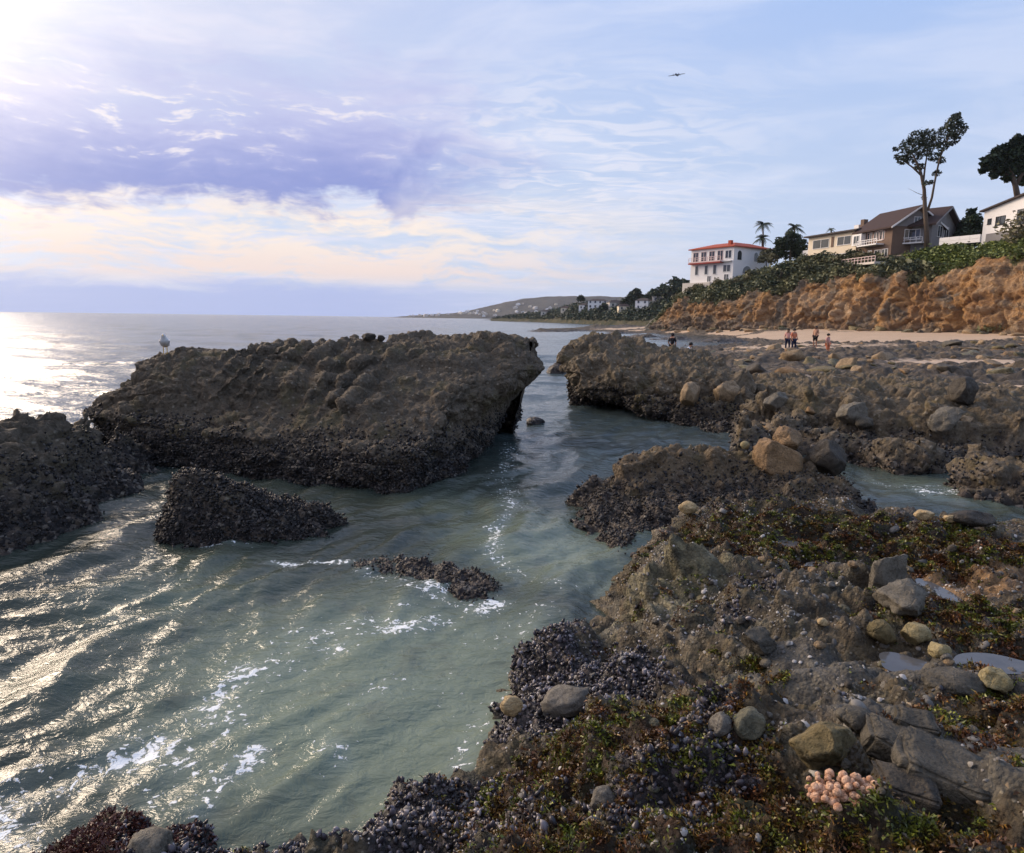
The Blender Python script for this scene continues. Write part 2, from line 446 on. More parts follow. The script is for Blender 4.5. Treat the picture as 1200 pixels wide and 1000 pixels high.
def shelf_mat():
    """foreground shelf: rock, dark mud, turf weed; masks ride on the mesh as attributes"""
    m, g, b = material('shelf_rock')
    p = g.pos()
    big = g.noise(p, 1.1, 5, 0.6); mid = g.noise(p, 6.0, 7, 0.68, 0.3); fin = g.noise(p, 38.0, 5, 0.7)
    vc = g.voro(p, 42.0, out='Color'); vd = g.voro(p, 42.0); vr, vg, vb = g.sep(vc)
    rock = g.ramp(mid, [(0.28, (0.022, 0.018, 0.013)), (0.45, (0.060, 0.050, 0.036)), (0.56, (0.112, 0.094, 0.067)), (0.70, (0.21, 0.18, 0.13))])
    rock = g.mix(g.ss(big, 0.42, 0.62), rock, g.mix(0.5, rock, (0.13, 0.10, 0.062)))
    rock = g.mix(g.m('MULTIPLY', g.ss(g.noise(p, 3.1, 6, 0.6), 0.5, 0.62), 0.6), rock, g.mix(mid, (0.03, 0.031, 0.024), (0.13, 0.132, 0.10)))
    mud = g.mix(g.ss(fin, 0.3, 0.7), (0.075, 0.073, 0.072), (0.125, 0.12, 0.115))
    weed = g.ramp(g.noise(p, 4.5, 5, 0.65), [(0.30, (0.055, 0.022, 0.010)), (0.45, (0.075, 0.040, 0.012)), (0.56, (0.055, 0.047, 0.012)), (0.68, (0.050, 0.062, 0.014)), (0.8, (0.03, 0.028, 0.014))])
    weed = g.mix(g.lin(vr, 0, 1, .45, 1.0), weed, g.mix(1.0, weed, (0.35, 0.33, 0.36), 'MULTIPLY'))
    mus = g.ramp(vr, [(0.0, (0.010, 0.010, 0.013)), (0.5, (0.03, 0.027, 0.036)), (0.85, (0.075, 0.064, 0.08)), (1.0, (0.20, 0.17, 0.19))])
    tan = g.mix(mid, (0.17, 0.105, 0.055), (0.33, 0.22, 0.13))
    gr = g.m('SUBTRACT', mid, 0.5)
    def edge(a, k=0.55): return g.ss(g.m('ADD', g.attr(a), g.m('MULTIPLY', gr, k * 2)), 0.35, 0.62)
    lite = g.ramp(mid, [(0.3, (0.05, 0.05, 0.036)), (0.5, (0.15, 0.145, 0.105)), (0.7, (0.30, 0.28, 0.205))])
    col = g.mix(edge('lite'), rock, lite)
    col = g.mix(edge('tan'), col, tan)
    col = g.mix(edge('mud', 0.3), col, mud)
    col = g.mix(edge('weed'), col, weed)
    col = g.mix(g.m('MULTIPLY', edge('mussel'), 0.9), col, mus)
    spk = g.m('MULTIPLY', g.ss(vg, 0.93, 0.97), g.ss(vd, 0.5, 0.2))
    col = g.mix(g.m('MULTIPLY', spk, 0.6), col, (0.42, 0.40, 0.36))
    v2 = g.sep(g.voro(p, 17.0, out='Color'))[0]
    col = g.mix(1.0, col, g.ramp(v2, [(0, (.45, .44, .45)), (.6, (.9, .88, .86)), (1, (1.35, 1.3, 1.22))]), 'MULTIPLY')
    col = g.mix(1.0, col, (.86, .80, .65), 'MULTIPLY')
    g.put(b.inputs['Base Color'], col)
    wet = g.ss(g.noise(p, 2.2, 5, 0.6), 0.44, 0.62)
    g.put(b.inputs['Roughness'], g.lin(wet, 0, 1, 0.80, 0.40))
    b.inputs['Specular IOR Level'].default_value = 0.4
    h = g.m('ADD', g.m('MULTIPLY', mid, 1.6), g.m('MULTIPLY', fin, 0.55))
    h = g.m('SUBTRACT', h, g.m('MULTIPLY', vd, 0.5))
    g.put(b.inputs['Normal'], g.bump(h, 0.9, 0.035))
    return m
M_SHELF = shelf_mat()

def stone_mat(name, a, c, scale=9.0, vein=None, rough=0.7, bump=0.5):
    m, g, b = material(name)
    p = g.pos(); n = g.noise(p, scale, 7, 0.65, 0.4); f = g.noise(p, scale * 7, 4, 0.7)
    col = g.mix(g.ss(n, 0.32, 0.68), a, c)
    col = g.mix(g.m('MULTIPLY', g.ss(f, 0.45, 0.7), 0.7), col, tuple(q * 0.4 for q in a))
    ck = g.voro(g.v('ADD', p, g.v('SCALE', g.noise(p, scale * .7, 3, .6, col=True), sc=2.0 / scale)), scale * 0.45, 'DISTANCE_TO_EDGE')
    col = g.mix(g.m('MULTIPLY', g.ss(ck, 0.03, 0.0), 0.35), col, tuple(q * 0.3 for q in a))
    if vein:
        w = g.n('ShaderNodeTexWave', wave_type='BANDS'); g.put(w.inputs['Vector'], p)
        w.inputs['Scale'].default_value = scale * 0.9; w.inputs['Distortion'].default_value = 6; w.inputs['Detail'].default_value = 3
        col = g.mix(g.ss(w.outputs['Fac'], 0.8, 0.98), col, vein)
    col = g.mix(1.0, col, (1.10, 1.0, .82), 'MULTIPLY')
    g.put(b.inputs['Base Color'], col); b.inputs['Roughness'].default_value = rough
    g.put(b.inputs['Normal'], g.bump(g.m('ADD', g.m('ADD', n, g.m('MULTIPLY', f, 0.45)), g.m('MULTIPLY', g.ss(ck, 0.0, 0.05), 0.18)), min(1.0, bump * 1.8), 0.35 / scale))
    return m
M_ST = {
    'grey': stone_mat('stone_grey', (0.10, 0.096, 0.088), (0.18, 0.172, 0.158), 8),
    'slate': stone_mat('stone_slate', (0.058, 0.055, 0.049), (0.115, 0.108, 0.096), 7, rough=0.65),
    'dark': stone_mat('stone_dark', (0.038, 0.034, 0.031), (0.078, 0.07, 0.062), 7),
    'brown': stone_mat('stone_brown', (0.17, 0.115, 0.068), (0.29, 0.20, 0.12), 5),
    'olive': stone_mat('stone_olive', (0.09, 0.078, 0.04), (0.21, 0.175, 0.10), 9),
    'green': stone_mat('stone_greengrey', (0.085, 0.088, 0.07), (0.20, 0.195, 0.15), 6),
    'cream': stone_mat('stone_cream', (0.33, 0.25, 0.14), (0.55, 0.45, 0.30), 12),
    'yellow': stone_mat('stone_yellow', (0.22, 0.19, 0.10), (0.34, 0.30, 0.19), 12),
    'pink': stone_mat('stone_pink', (0.42, 0.21, 0.13), (0.78, 0.56, 0.45), 26, rough=0.75, bump=0.8),
    'lichen': stone_mat('stone_lichen', (0.09, 0.088, 0.09), (0.19, 0.185, 0.18), 30, bump=0.8),
    'tan': stone_mat('stone_tan', (0.20, 0.15, 0.10), (0.33, 0.255, 0.175), 6),
}

def leaf_mat(name, a, c, rough=0.6, var_scale=0.35):
    m, g, b = material(name)
    p = g.pos()
    f = g.m('ADD', g.m('MULTIPLY', g.attr('rnd'), 0.5), g.m('MULTIPLY', g.ss(g.noise(p, var_scale, 4, 0.6), .35, .65), 0.5))
    g.put(b.inputs['Base Color'], g.mix(g.ss(f, 0.2, 0.8), a, c)); b.inputs['Roughness'].default_value = rough
    b.inputs['Specular IOR Level'].default_value = 0.3
    return m
M_EUC = leaf_mat('eucalyptus_leaf', (0.014, 0.022, 0.012), (0.042, 0.055, 0.028))
M_DARKLEAF = leaf_mat('dark_leaf', (0.016, 0.028, 0.014), (0.042, 0.062, 0.026))
M_SHRUB = leaf_mat('shrub_leaf', (0.05, 0.06, 0.03), (0.18, 0.18, 0.085))
M_SHRUB2 = leaf_mat('shrub_leaf_olive', (0.09, 0.085, 0.042), (0.22, 0.19, 0.095))
M_ICE = leaf_mat('iceplant_leaf', (0.06, 0.085, 0.02), (0.17, 0.20, 0.045))
M_PALM = leaf_mat('palm_leaf', (0.020, 0.032, 0.015), (0.055, 0.07, 0.03))
M_BARK = plain('bark', (0.115, 0.085, 0.062), 0.9, 0.4, 1.5, 0.5)

def sand_mat():
    m, g, b = material('beach_sand')
    p = g.pos(); n = g.noise(p, 0.35, 6, 0.65); f = g.noise(p, 2.2, 6, 0.7); v = g.voro(p, 1.7)
    sand = g.mix(n, (0.40, 0.28, 0.18), (0.58, 0.43, 0.30))
    rk = g.ramp(f, [(0.3, (0.045, 0.037, 0.028)), (0.55, (0.125, 0.10, 0.075)), (0.75, (0.22, 0.175, 0.13))])
    k = g.ss(g.m('ADD', g.attr('rocky'), g.m('MULTIPLY', g.m('SUBTRACT', f, 0.5), 0.9)), 0.40, 0.58)
    g.put(b.inputs['Base Color'], g.mix(k, sand, rk)); b.inputs['Roughness'].default_value = 0.85
    g.put(b.inputs['Normal'], g.bump(g.m('MULTIPLY', g.m('SUBTRACT', f, g.m('MULTIPLY', v, 0.5)), g.lin(k, 0, 1, 0.1, 1)), 1.0, 0.35))
    return m
M_SAND = sand_mat()

def cliff_mat():
    m, g, b = material('sandstone_cliff')
    p = g.pos(); x, y, z = g.sep(p)
    q = g.v('ADD', p, g.v('SCALE', g.noise(p, 0.12, 4, 0.6, col=True), sc=9.0))
    qz = g.sep(q)[2]
    band = g.noise(g.comb(g.m('MULTIPLY', x, 0.03), g.m('MULTIPLY', y, 0.03), g.m('MULTIPLY', qz, 0.45)), 1.0, 6, 0.65)
    blot = g.noise(p, 0.16, 6, 0.62); fin = g.noise(p, 1.1, 7, 0.7)
    c = g.ramp(band, [(0.30, (0.24, 0.135, 0.065)), (0.45, (0.40, 0.225, 0.10)), (0.55, (0.47, 0.31, 0.17)), (0.68, (0.55, 0.41, 0.26))])
    c = g.mix(g.ss(blot, 0.50, 0.64), c, (0.50, 0.28, 0.11))
    c = g.mix(g.ss(g.noise(p, 0.2, 5, 0.6, 0.5), 0.50, 0.62), c, (0.24, 0.19, 0.13))
    c = g.mix(g.m('MULTIPLY', g.ss(fin, 0.48, 0.70), 0.7), c, (0.15, 0.085, 0.045))
    c = g.mix(g.ss(g.m('ADD', z, g.m('MULTIPLY', blot, 4.0)), 6.0, 3.2), c, (0.22, 0.17, 0.12))
    grn = g.mix(fin, (0.06, 0.065, 0.032), (0.15, 0.14, 0.07))
    k = g.ss(g.m('ADD', g.attr('veg'), g.m('MULTIPLY', g.m('SUBTRACT', fin, 0.5), 1.0)), 0.42, 0.58)
    c = g.mix(1.0, c, (1.0, 1.0, 1.06), 'MULTIPLY')
    g.put(b.inputs['Base Color'], g.mix(k, c, grn)); b.inputs['Roughness'].default_value = 0.9
    b.inputs['Specular IOR Level'].default_value = 0.15
    g.put(b.inputs['Normal'], g.bump(g.m('ADD', fin, g.m('MULTIPLY', band, 0.8)), 1.0, 1.3))
    return m
M_CLIFF = cliff_mat()

def hill_mat(name, sc, a, c, d):
    m, g, b = material(name)
    p = g.pos(); n = g.noise(p, sc, 7, 0.7); n2 = g.noise(p, sc * 5, 4, 0.7)
    col = g.mix(g.ss(n, 0.38, 0.62), a, c)
    col = g.mix(g.m('MULTIPLY', g.ss(n2, 0.55, 0.68), 0.7), col, d)
    g.put(b.inputs['Base Color'], col); b.inputs['Roughness'].default_value = 0.95
    b.inputs['Specular IOR Level'].default_value = 0.1
    g.put(b.inputs['Normal'], g.bump(n2, 0.8, 1.0 / sc * 0.2))
    return m
M_HILL = hill_mat('far_hill_scrub', 0.012, (0.06, 0.055, 0.045), (0.10, 0.09, 0.07), (0.16, 0.13, 0.10))
M_COAST = hill_mat('coast_scrub', 0.07, (0.045, 0.05, 0.03), (0.10, 0.09, 0.055), (0.25, 0.19, 0.12))

def water_mat():
    m, g, b = material('sea_water')
    p = g.pos(); x, y, z = g.sep(p)
    dist = g.v('LENGTH', g.v('MULTIPLY', p, (1, 1, 0)))
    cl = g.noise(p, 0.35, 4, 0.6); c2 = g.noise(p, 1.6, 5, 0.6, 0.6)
    near = g.mix(g.ss(g.m('ADD', g.attr('silt_and_light'), g.m('MULTIPLY', g.m('SUBTRACT', cl, 0.5), 0.8)), 0.1, 0.9), (0.036, 0.046, 0.036), (0.165, 0.200, 0.145))  # base colour carries silt plus painted light, and rock shade where dark
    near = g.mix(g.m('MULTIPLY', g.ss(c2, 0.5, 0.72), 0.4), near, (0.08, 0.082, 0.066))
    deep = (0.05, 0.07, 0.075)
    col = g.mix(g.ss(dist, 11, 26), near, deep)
    # foam: lace of torn cells plus loose flecks where the mesh says foam drifts
    fo = g.attr('foam')
    wv = g.v('ADD', p, g.v('SCALE', g.noise(p, 3.0, 4, 0.6, col=True), sc=0.35))
    lace = g.voro(wv, 5.0, 'DISTANCE_TO_EDGE')
    fl = g.noise(g.v('MULTIPLY', p, (1.0, 1.0, 1)), 13.0, 5, 0.66, 0.5)
    lv = g.m('ADD', g.m('MULTIPLY', fl, 0.9), g.m('MULTIPLY', g.ss(lace, 0.10, 0.0), 0.08))
    fm = g.ss(lv, g.lin(fo, 0, 1, 0.70, 0.40), g.lin(fo, 0, 1, 0.74, 0.47))
    fm = g.m('MULTIPLY', fm, g.ss(fo, 0.02, 0.12))
    halo = g.m('MULTIPLY', g.ss(fo, 0.1, 1.0), 0.25)
    col = g.mix(halo, col, (0.30, 0.36, 0.33))
    col = g.mix(fm, col, (0.80, 0.82, 0.80))
    g.put(b.inputs['Base Color'], col)
    b.inputs['IOR'].default_value = 1.333; b.inputs['Specular IOR Level'].default_value = 0.42
    rr = g.lin(g.m('LOGARITHM', g.m('ADD', dist, 1.0), 10.0), 0.6, 3.0, 0.15, 0.17)
    g.put(b.inputs['Roughness'], g.mix(fm, rr, (0.7, 0.7, 0.7)))
    # ripples: finer close by, longer far out
    w1 = g.noise(g.v('MULTIPLY', p, (1.0, 1.4, 1)), 5.5, 4, 0.6, 0.5)
    w2 = g.noise(g.v('MULTIPLY', p, (0.5, 1.0, 1)), 1.0, 5, 0.62, 0.3)
    w3 = g.noise(g.v('MULTIPLY', p, (0.5, 1.0, 1)), 0.16, 5, 0.65, 0.2)
    n1 = g.bump(g.m('MULTIPLY', w1, g.lin(dist, 5, 30, 1.0, 0.35)), 0.6, 0.05)
    n2 = g.bump(g.m('MULTIPLY', w2, g.lin(dist, 3, 22, 0.35, 1.0)), 0.6, 0.28, n1)
    n3 = g.bump(g.m('MULTIPLY', w3, g.ss(dist, 30, 120)), 0.5, 0.8, n2)
    n4 = g.bump(fm, 0.5, 0.02, n3)
    g.put(b.inputs['Normal'], n4)
    return m
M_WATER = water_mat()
def pool_mat():
    m, g, b = material('tide_pool_water')
    p = g.pos()
    g.put(b.inputs['Base Color'], g.mix(g.noise(p, 5.0, 4), (0.05, 0.05, 0.052), (0.11, 0.11, 0.115)))
    b.inputs['Roughness'].default_value = 0.05; b.inputs['IOR'].default_value = 1.333; b.inputs['Specular IOR Level'].default_value = 0.5
    g.put(b.inputs['Normal'], g.bump(g.noise(p, 14.0, 3), 0.12, 0.02))
    return m
M_POOL = pool_mat()

def shell_mat(name, stops, rough=0.35):
    m, g, b = material(name)
    g.put(b.inputs['Base Color'], g.mix(g.m('MULTIPLY', g.noise(g.pos(), 90, 3, 0.6), 0.5), g.ramp(g.attr('rnd'), stops), (0.02, 0.018, 0.02)))
    b.inputs['Roughness'].default_value = rough; b.inputs['Specular IOR Level'].default_value = 0.4
    return m
M_MUSSEL = shell_mat('mussel_shell', [(0, (0.012, 0.011, 0.013)), (0.45, (0.033, 0.027, 0.031)), (0.72, (0.075, 0.060, 0.068)), (0.88, (0.19, 0.165, 0.18)), (1, (0.48, 0.44, 0.44))])
M_CRUST = shell_mat('mussel_crust', [(0, (0.007, 0.006, 0.006)), (0.5, (0.020, 0.016, 0.014)), (0.8, (0.045, 0.034, 0.027)), (0.93, (0.10, 0.08, 0.062)), (1, (0.30, 0.26, 0.22))], .6)
M_BARN = shell_mat('barnacle_shell', [(0, (0.16, 0.14, 0.12)), (0.5, (0.32, 0.29, 0.25)), (1, (0.62, 0.58, 0.54))], 0.7)
def weed_mat():
    m, g, b = material('turf_weed')
    p = g.pos()
    f = g.m('ADD', g.m('MULTIPLY', g.m('SUBTRACT', g.noise(p, 5.0, 5, 0.65), 0.5), 1.45), g.m('ADD', 0.5, g.m('MULTIPLY', g.m('SUBTRACT', g.attr('rnd'), 0.5), 0.16)))
    c = g.ramp(f, [(0.26, (0.035, 0.012, 0.007)), (0.36, (0.15, 0.060, 0.018)), (0.42, (0.05, 0.022, 0.010)), (0.50, (0.16, 0.088, 0.016)), (0.56, (0.06, 0.050, 0.012)), (0.63, (0.17, 0.19, 0.020)), (0.70, (0.05, 0.062, 0.014)), (0.82, (0.025, 0.022, 0.010))])
    c = g.mix(1.0, c, g.ramp(g.attr('rnd'), [(0, (.35, .35, .35)), (.5, (.95, .95, .95)), (1, (1.9, 1.8, 1.6))]), 'MULTIPLY')
    g.put(b.inputs['Base Color'], c)
    b.inputs['Roughness'].default_value = 0.45; b.inputs['Specular IOR Level'].default_value = 0.4
    return m
M_WEED = weed_mat()
M_REDWEED = shell_mat('red_weed', [(0, (0.05, 0.010, 0.010)), (0.5, (0.11, 0.028, 0.018)), (1, (0.15, 0.06, 0.025))], 0.45)

M_WHITE = plain('white_stucco', (0.82, 0.79, 0.76), 0.9, 0.05, 0.7)
M_CREAM = plain('cream_stucco', (0.72, 0.62, 0.47), 0.9, 0.06, 0.7)
M_PALE = plain('pale_stucco', (0.62, 0.56, 0.49), 0.9, 0.08, 0.4)
M_GREYW = plain('grey_shingle_wall', (0.23, 0.22, 0.22), 0.9, 0.15, 1.2)
M_BROWNW = plain('brown_wood_wall', (0.17, 0.115, 0.085), 0.9, 0.2, 1.2)
M_ROOFRED = plain('red_tile_roof', (0.40, 0.085, 0.045), 0.8, 0.2, 2.0)
M_ROOFBR = plain('brown_shingle_roof', (0.060, 0.038, 0.034), 0.9, 0.25, 1.5)
M_ROOFDK = plain('dark_roof', (0.075, 0.06, 0.056), 0.9, 0.25, 1.5)
M_TRIM = plain('white_trim', (0.74, 0.72, 0.70), 0.6, 0.04)
M_PINKTRIM = plain('pale_pink_trim', (0.68, 0.52, 0.48), 0.7, 0.06)
M_REDTRIM = plain('red_awning', (0.33, 0.06, 0.05), 0.8, 0.1)
M_BLOCK = plain('block_wall', (0.36, 0.28, 0.21), 0.95, 0.2, 1.5, 0.3)
M_DARKIN = plain('dark_interior', (0.02, 0.02, 0.022), 0.8, 0.1)
def glass_mat():
    m, g, b = material('window_glass')
    g.put(b.inputs['Base Color'], g.mix(g.noise(g.pos(), 0.6, 2), (0.02, 0.024, 0.03), (0.06, 0.07, 0.08)))
    b.inputs['Roughness'].default_value = 0.05; b.inputs['Specular IOR Level'].default_value = 0.7
    return m
M_GLASS = glass_mat()
M_SKIN = plain('skin', (0.42, 0.22, 0.14), 0.6, 0.08)
M_HAIR = plain('hair', (0.015, 0.011, 0.009), 0.6, 0.1)
M_BLACKCL = plain('black_cloth', (0.012, 0.012, 0.016), 0.9, 0.1)
M_NAVY = plain('navy_cloth', (0.018, 0.022, 0.05), 0.9, 0.1)
M_ORANGE = plain('orange_cloth', (0.62, 0.20, 0.10), 0.85, 0.08)
M_PINKCL = plain('pink_cloth', (0.62, 0.32, 0.27), 0.85, 0.08)
M_WHITECL = plain('white_cloth', (0.75, 0.75, 0.76), 0.85, 0.05)
M_FEATHER = plain('white_feather', (0.72, 0.70, 0.68), 0.8, 0.05)
M_GREYF = plain('grey_feather', (0.30, 0.31, 0.33), 0.8, 0.08)
M_BEAK = plain('yellow_beak', (0.55, 0.33, 0.05), 0.5, 0.05)
M_PLANE = plain('aircraft_paint', (0.10, 0.11, 0.14), 0.4, 0.05)
# ------------------------------------------------------------------ sea
def near_poly(X, Y, pts):
    """distance of points to a polyline"""
    d = np.full(X.shape, 1e9)
    for a, b in zip(pts[:-1], pts[1:]):
        a = np.asarray(a[:2]); b = np.asarray(b[:2]); ab = b - a
        t = np.clip(((X - a[0]) * ab[0] + (Y - a[1]) * ab[1]) / (ab @ ab + 1e-9), 0, 1)
        d = np.minimum(d, np.hypot(X - a[0] - t * ab[0], Y - a[1] - t * ab[1]))
    return d
FOAM = [  # drift lines of foam: survey points, width, strength
    ([(345, 735), (290, 785), (235, 830), (185, 862), (120, 895), (40, 935), (-30, 965)], 0.22, 0.62),
    ([(300, 880), (275, 905), (255, 915), (235, 950)], 0.12, 0.85),
    ([(190, 868), (165, 885), (150, 890)], 0.16, 0.95),
    ([(520, 725), (480, 735), (430, 742), (395, 758)], 0.20, 0.66),
    ([(425, 668), (470, 690), (520, 700)], 0.16, 0.55),
    ([(505, 690), (530, 705), (560, 716), (582, 708)], 0.16, 1.0),
    ([(318, 658), (350, 660), (410, 659)], 0.07, 0.95),
    ([(240, 640), (290, 641)], 0.08, 0.7),
    ([(375, 868), (395, 880), (400, 895)], 0.10, 0.8),
    ([(600, 590), (580, 620), (578, 650), (600, 668)], 0.16, 0.66),
    ([(600, 665), (640, 685), (680, 690)], 0.12, 0.5),
    ([(560, 850), (545, 880), (535, 905)], 0.10, 0.72),
    ([(640, 730), (610, 745), (585, 760)], 0.10, 0.55),
    ([(1080, 575), (1130, 578), (1200, 590), (1260, 592)], 0.30, 0.62),
    ([(1000, 560), (1060, 570), (1120, 572)], 0.20, 0.42),
    ([(620, 800), (560, 830), (500, 800), (440, 815)], 0.25, 0.34),
    ([(190, 537), (215, 545)], 0.2, 0.6),
    ([(0, 965), (40, 985)], 0.15, 0.7),
    ([(330, 790), (280, 830), (230, 880), (200, 930)], 0.30, 0.42),
    ([(470, 715), (440, 725), (400, 735), (360, 750)], 0.22, 0.5),
    ([(560, 745), (600, 735), (640, 720)], 0.2, 0.4),
    ([(60, 900), (20, 925), (-20, 940)], 0.2, 0.55),
    ([(600, 520), (590, 560), (600, 590)], 0.25, 0.45),
]
def build_sea():
    rad = np.concatenate([[0.0], np.geomspace(1.2, 60, 470), np.geomspace(62, 7000, 120)])
    ang = np.concatenate([np.linspace(-180, -58, 24)[:-1], np.linspace(-58, 58, 400), np.linspace(58, 180, 24)[1:]])
    rr, aa = np.meshgrid(rad, np.radians(ang), indexing='ij')
    X, Y = rr * np.sin(aa), rr * np.cos(aa)
    p = np.c_[X.ravel(), Y.ravel(), np.zeros(X.size)]
    a, b = pz(10, 900), pz(330, 700)              # crest direction seen in the pool
    d = (b - a)[:2]; d /= np.linalg.norm(d); n0 = math.atan2(d[0], -d[1])
    Z = np.zeros(len(p))
    w1 = pnoise(p * 0.45) ; w2 = pnoise(p * 0.45 + 31.7)
    xs, ys = p[:, 0] + 0.55 * w1, p[:, 1] + 0.55 * w2
    r_ = np.random.default_rng(5)
    for k in range(26):
        L = 0.22 * (1.20 ** (k % 13)); th = n0 + r_.normal(0, 0.42); ph = r_.uniform(0, 6.28)
        amp = 0.0105 * L ** 0.9
        loc = 0.55 + 0.9 * np.clip(pnoise(p * (0.5 / max(L, .4)) + 7.1 * k), -0.6, 1)
        s = np.sin(2 * np.pi * (xs * math.cos(th) + ys * math.sin(th)) / L + ph)
        Z += amp * loc * (s + 0.35 * (s * s - 0.5))
    calm = 1 - 0.72 * np.exp(-((p[:, 0] + 0.4) ** 2 / 5.0 + (p[:, 1] - 5.6) ** 2 / 5.0))
    fade = 1 / (1 + (rr.ravel() / 26) ** 2)
    Z = Z * 1.7 * calm * fade
    far = sst(rr.ravel(), 14, 40) * 1 / (1 + (rr.ravel() / 500) ** 2)
    for k in range(10):
        L = 1.4 * 1.3 ** k; th = R(-118) + r_.normal(0, 0.35); ph = r_.uniform(0, 6.28)
        Z += far * 0.012 * L ** 0.75 * np.sin(2 * np.pi * (xs * math.cos(th) + ys * math.sin(th)) / L + ph) * (rr.ravel() < 25 * L)
    # the swell sucked over the low reef
    c = pz(500, 690)
    Z += 0.05 * np.exp(-((p[:, 0] - c[0]) ** 2 / 0.9 + (p[:, 1] - c[1]) ** 2 / 0.25))
    foam = np.zeros(len(p))
    for pts, w, s in FOAM:
        q = [pz(*t) for t in pts]
        dd = near_poly(p[:, 0], p[:, 1], q)
        foam = np.maximum(foam, min(1.05, s + .13) * np.exp(-(dd / (1.3 * w)) ** 2))
    foam *= 0.8 + 0.55 * pnoise(p * 2.3)
    silt_and_light = np.zeros(len(p))  # murky water and painted light in one mask: paler where lit, dark by rocks
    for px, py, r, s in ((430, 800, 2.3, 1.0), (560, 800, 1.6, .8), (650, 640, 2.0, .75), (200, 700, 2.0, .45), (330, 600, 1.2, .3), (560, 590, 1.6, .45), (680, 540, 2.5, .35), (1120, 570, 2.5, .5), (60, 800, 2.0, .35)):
        c = pz(px, py); silt_and_light = np.maximum(silt_and_light, s * np.exp(-((p[:, 0] - c[0]) ** 2 + (p[:, 1] - c[1]) ** 2) / r ** 2))
    V = np.c_[p[:, :2], Z]
    Q = grid_quads(len(rad), len(ang))[:, ::-1]
    me = mesh_np('sea', V, Q, [M_WATER], True, {'foam': np.clip(foam, 0, 1), 'silt_and_light': silt_and_light})
    meta(link('sea', me), kind='structure', label='grey green sea water with foam flecks')
build_sea()

# ------------------------------------------------------------------ rocks
def place_rock(name, V, Q, mat, label, cat='rock', group=None, kind=None, attrs=None):
    V2, c = recentre(V)
    o = link(name, mesh_np(name, V2, Q, [mat], True, attrs), None, c)
    return meta(o, label, cat if kind is None else None, group, kind)
def rough_out(V, Q, amps, off=0.0, mask=None):
    """push the surface out along its normals by layered noise: list of (scale, amplitude, kind)"""
    N = normals_of(V, Q); D = np.zeros(len(V))
    for k, (s, a, kind) in enumerate(amps):
        if kind == 'w':
            d, i = worley(V, s, int(off) + k); D += a * (0.55 - d)
        elif kind == 'b': D += a * blocks(V, s, int(off) + k)
        elif kind == 's': D += a * blocks(V, s, int(off) + k, (.55, .8, 1.9))
        elif kind == 'r': D += a * fbm(V, s, 4, 0.5, off=off + 5 * k, ridged=True)
        else: D += a * fbm(V, s, 5, 0.55, off=off + 9 * k)
    if mask is not None: D = D * mask
    return V + N * D[:, None]
SURF = {}
def hf_rock(name, ctrl, box, res, amps, mat, label, zcut=-0.3, off=0.0, **kw):
    x0, x1, y0, y1 = box
    f = rbf(ctrl)
    nx, ny = int((x1 - x0) / res) + 1, int((y1 - y0) / res) + 1
    gx, gy = np.meshgrid(np.linspace(x0, x1, nx), np.linspace(y0, y1, ny))
    z = f(gx, gy)
    V = np.c_[gx.ravel(), gy.ravel(), z.ravel()]; Q = grid_quads(ny, nx)
    V, Q, _ = prune(V, Q, V[:, 2] > zcut - 0.25)
    V = rough_out(V, Q, amps, off)
    V, Q, _ = prune(V, Q, V[:, 2] > zcut)
    SURF[name] = (V, normals_of(V, Q))
    return place_rock(name, V, Q, mat, label, **kw)
def around(pts, inset, z=-0.55):
    """drop a skirt of under-water points outside a ring of shore points"""
    P = np.array([p[:2] for p in pts]); c = P.mean(0)
    v = P - c; n = np.linalg.norm(v, axis=1)[:, None]
    return [(*q, z) for q in c + v / n * (n + inset)]

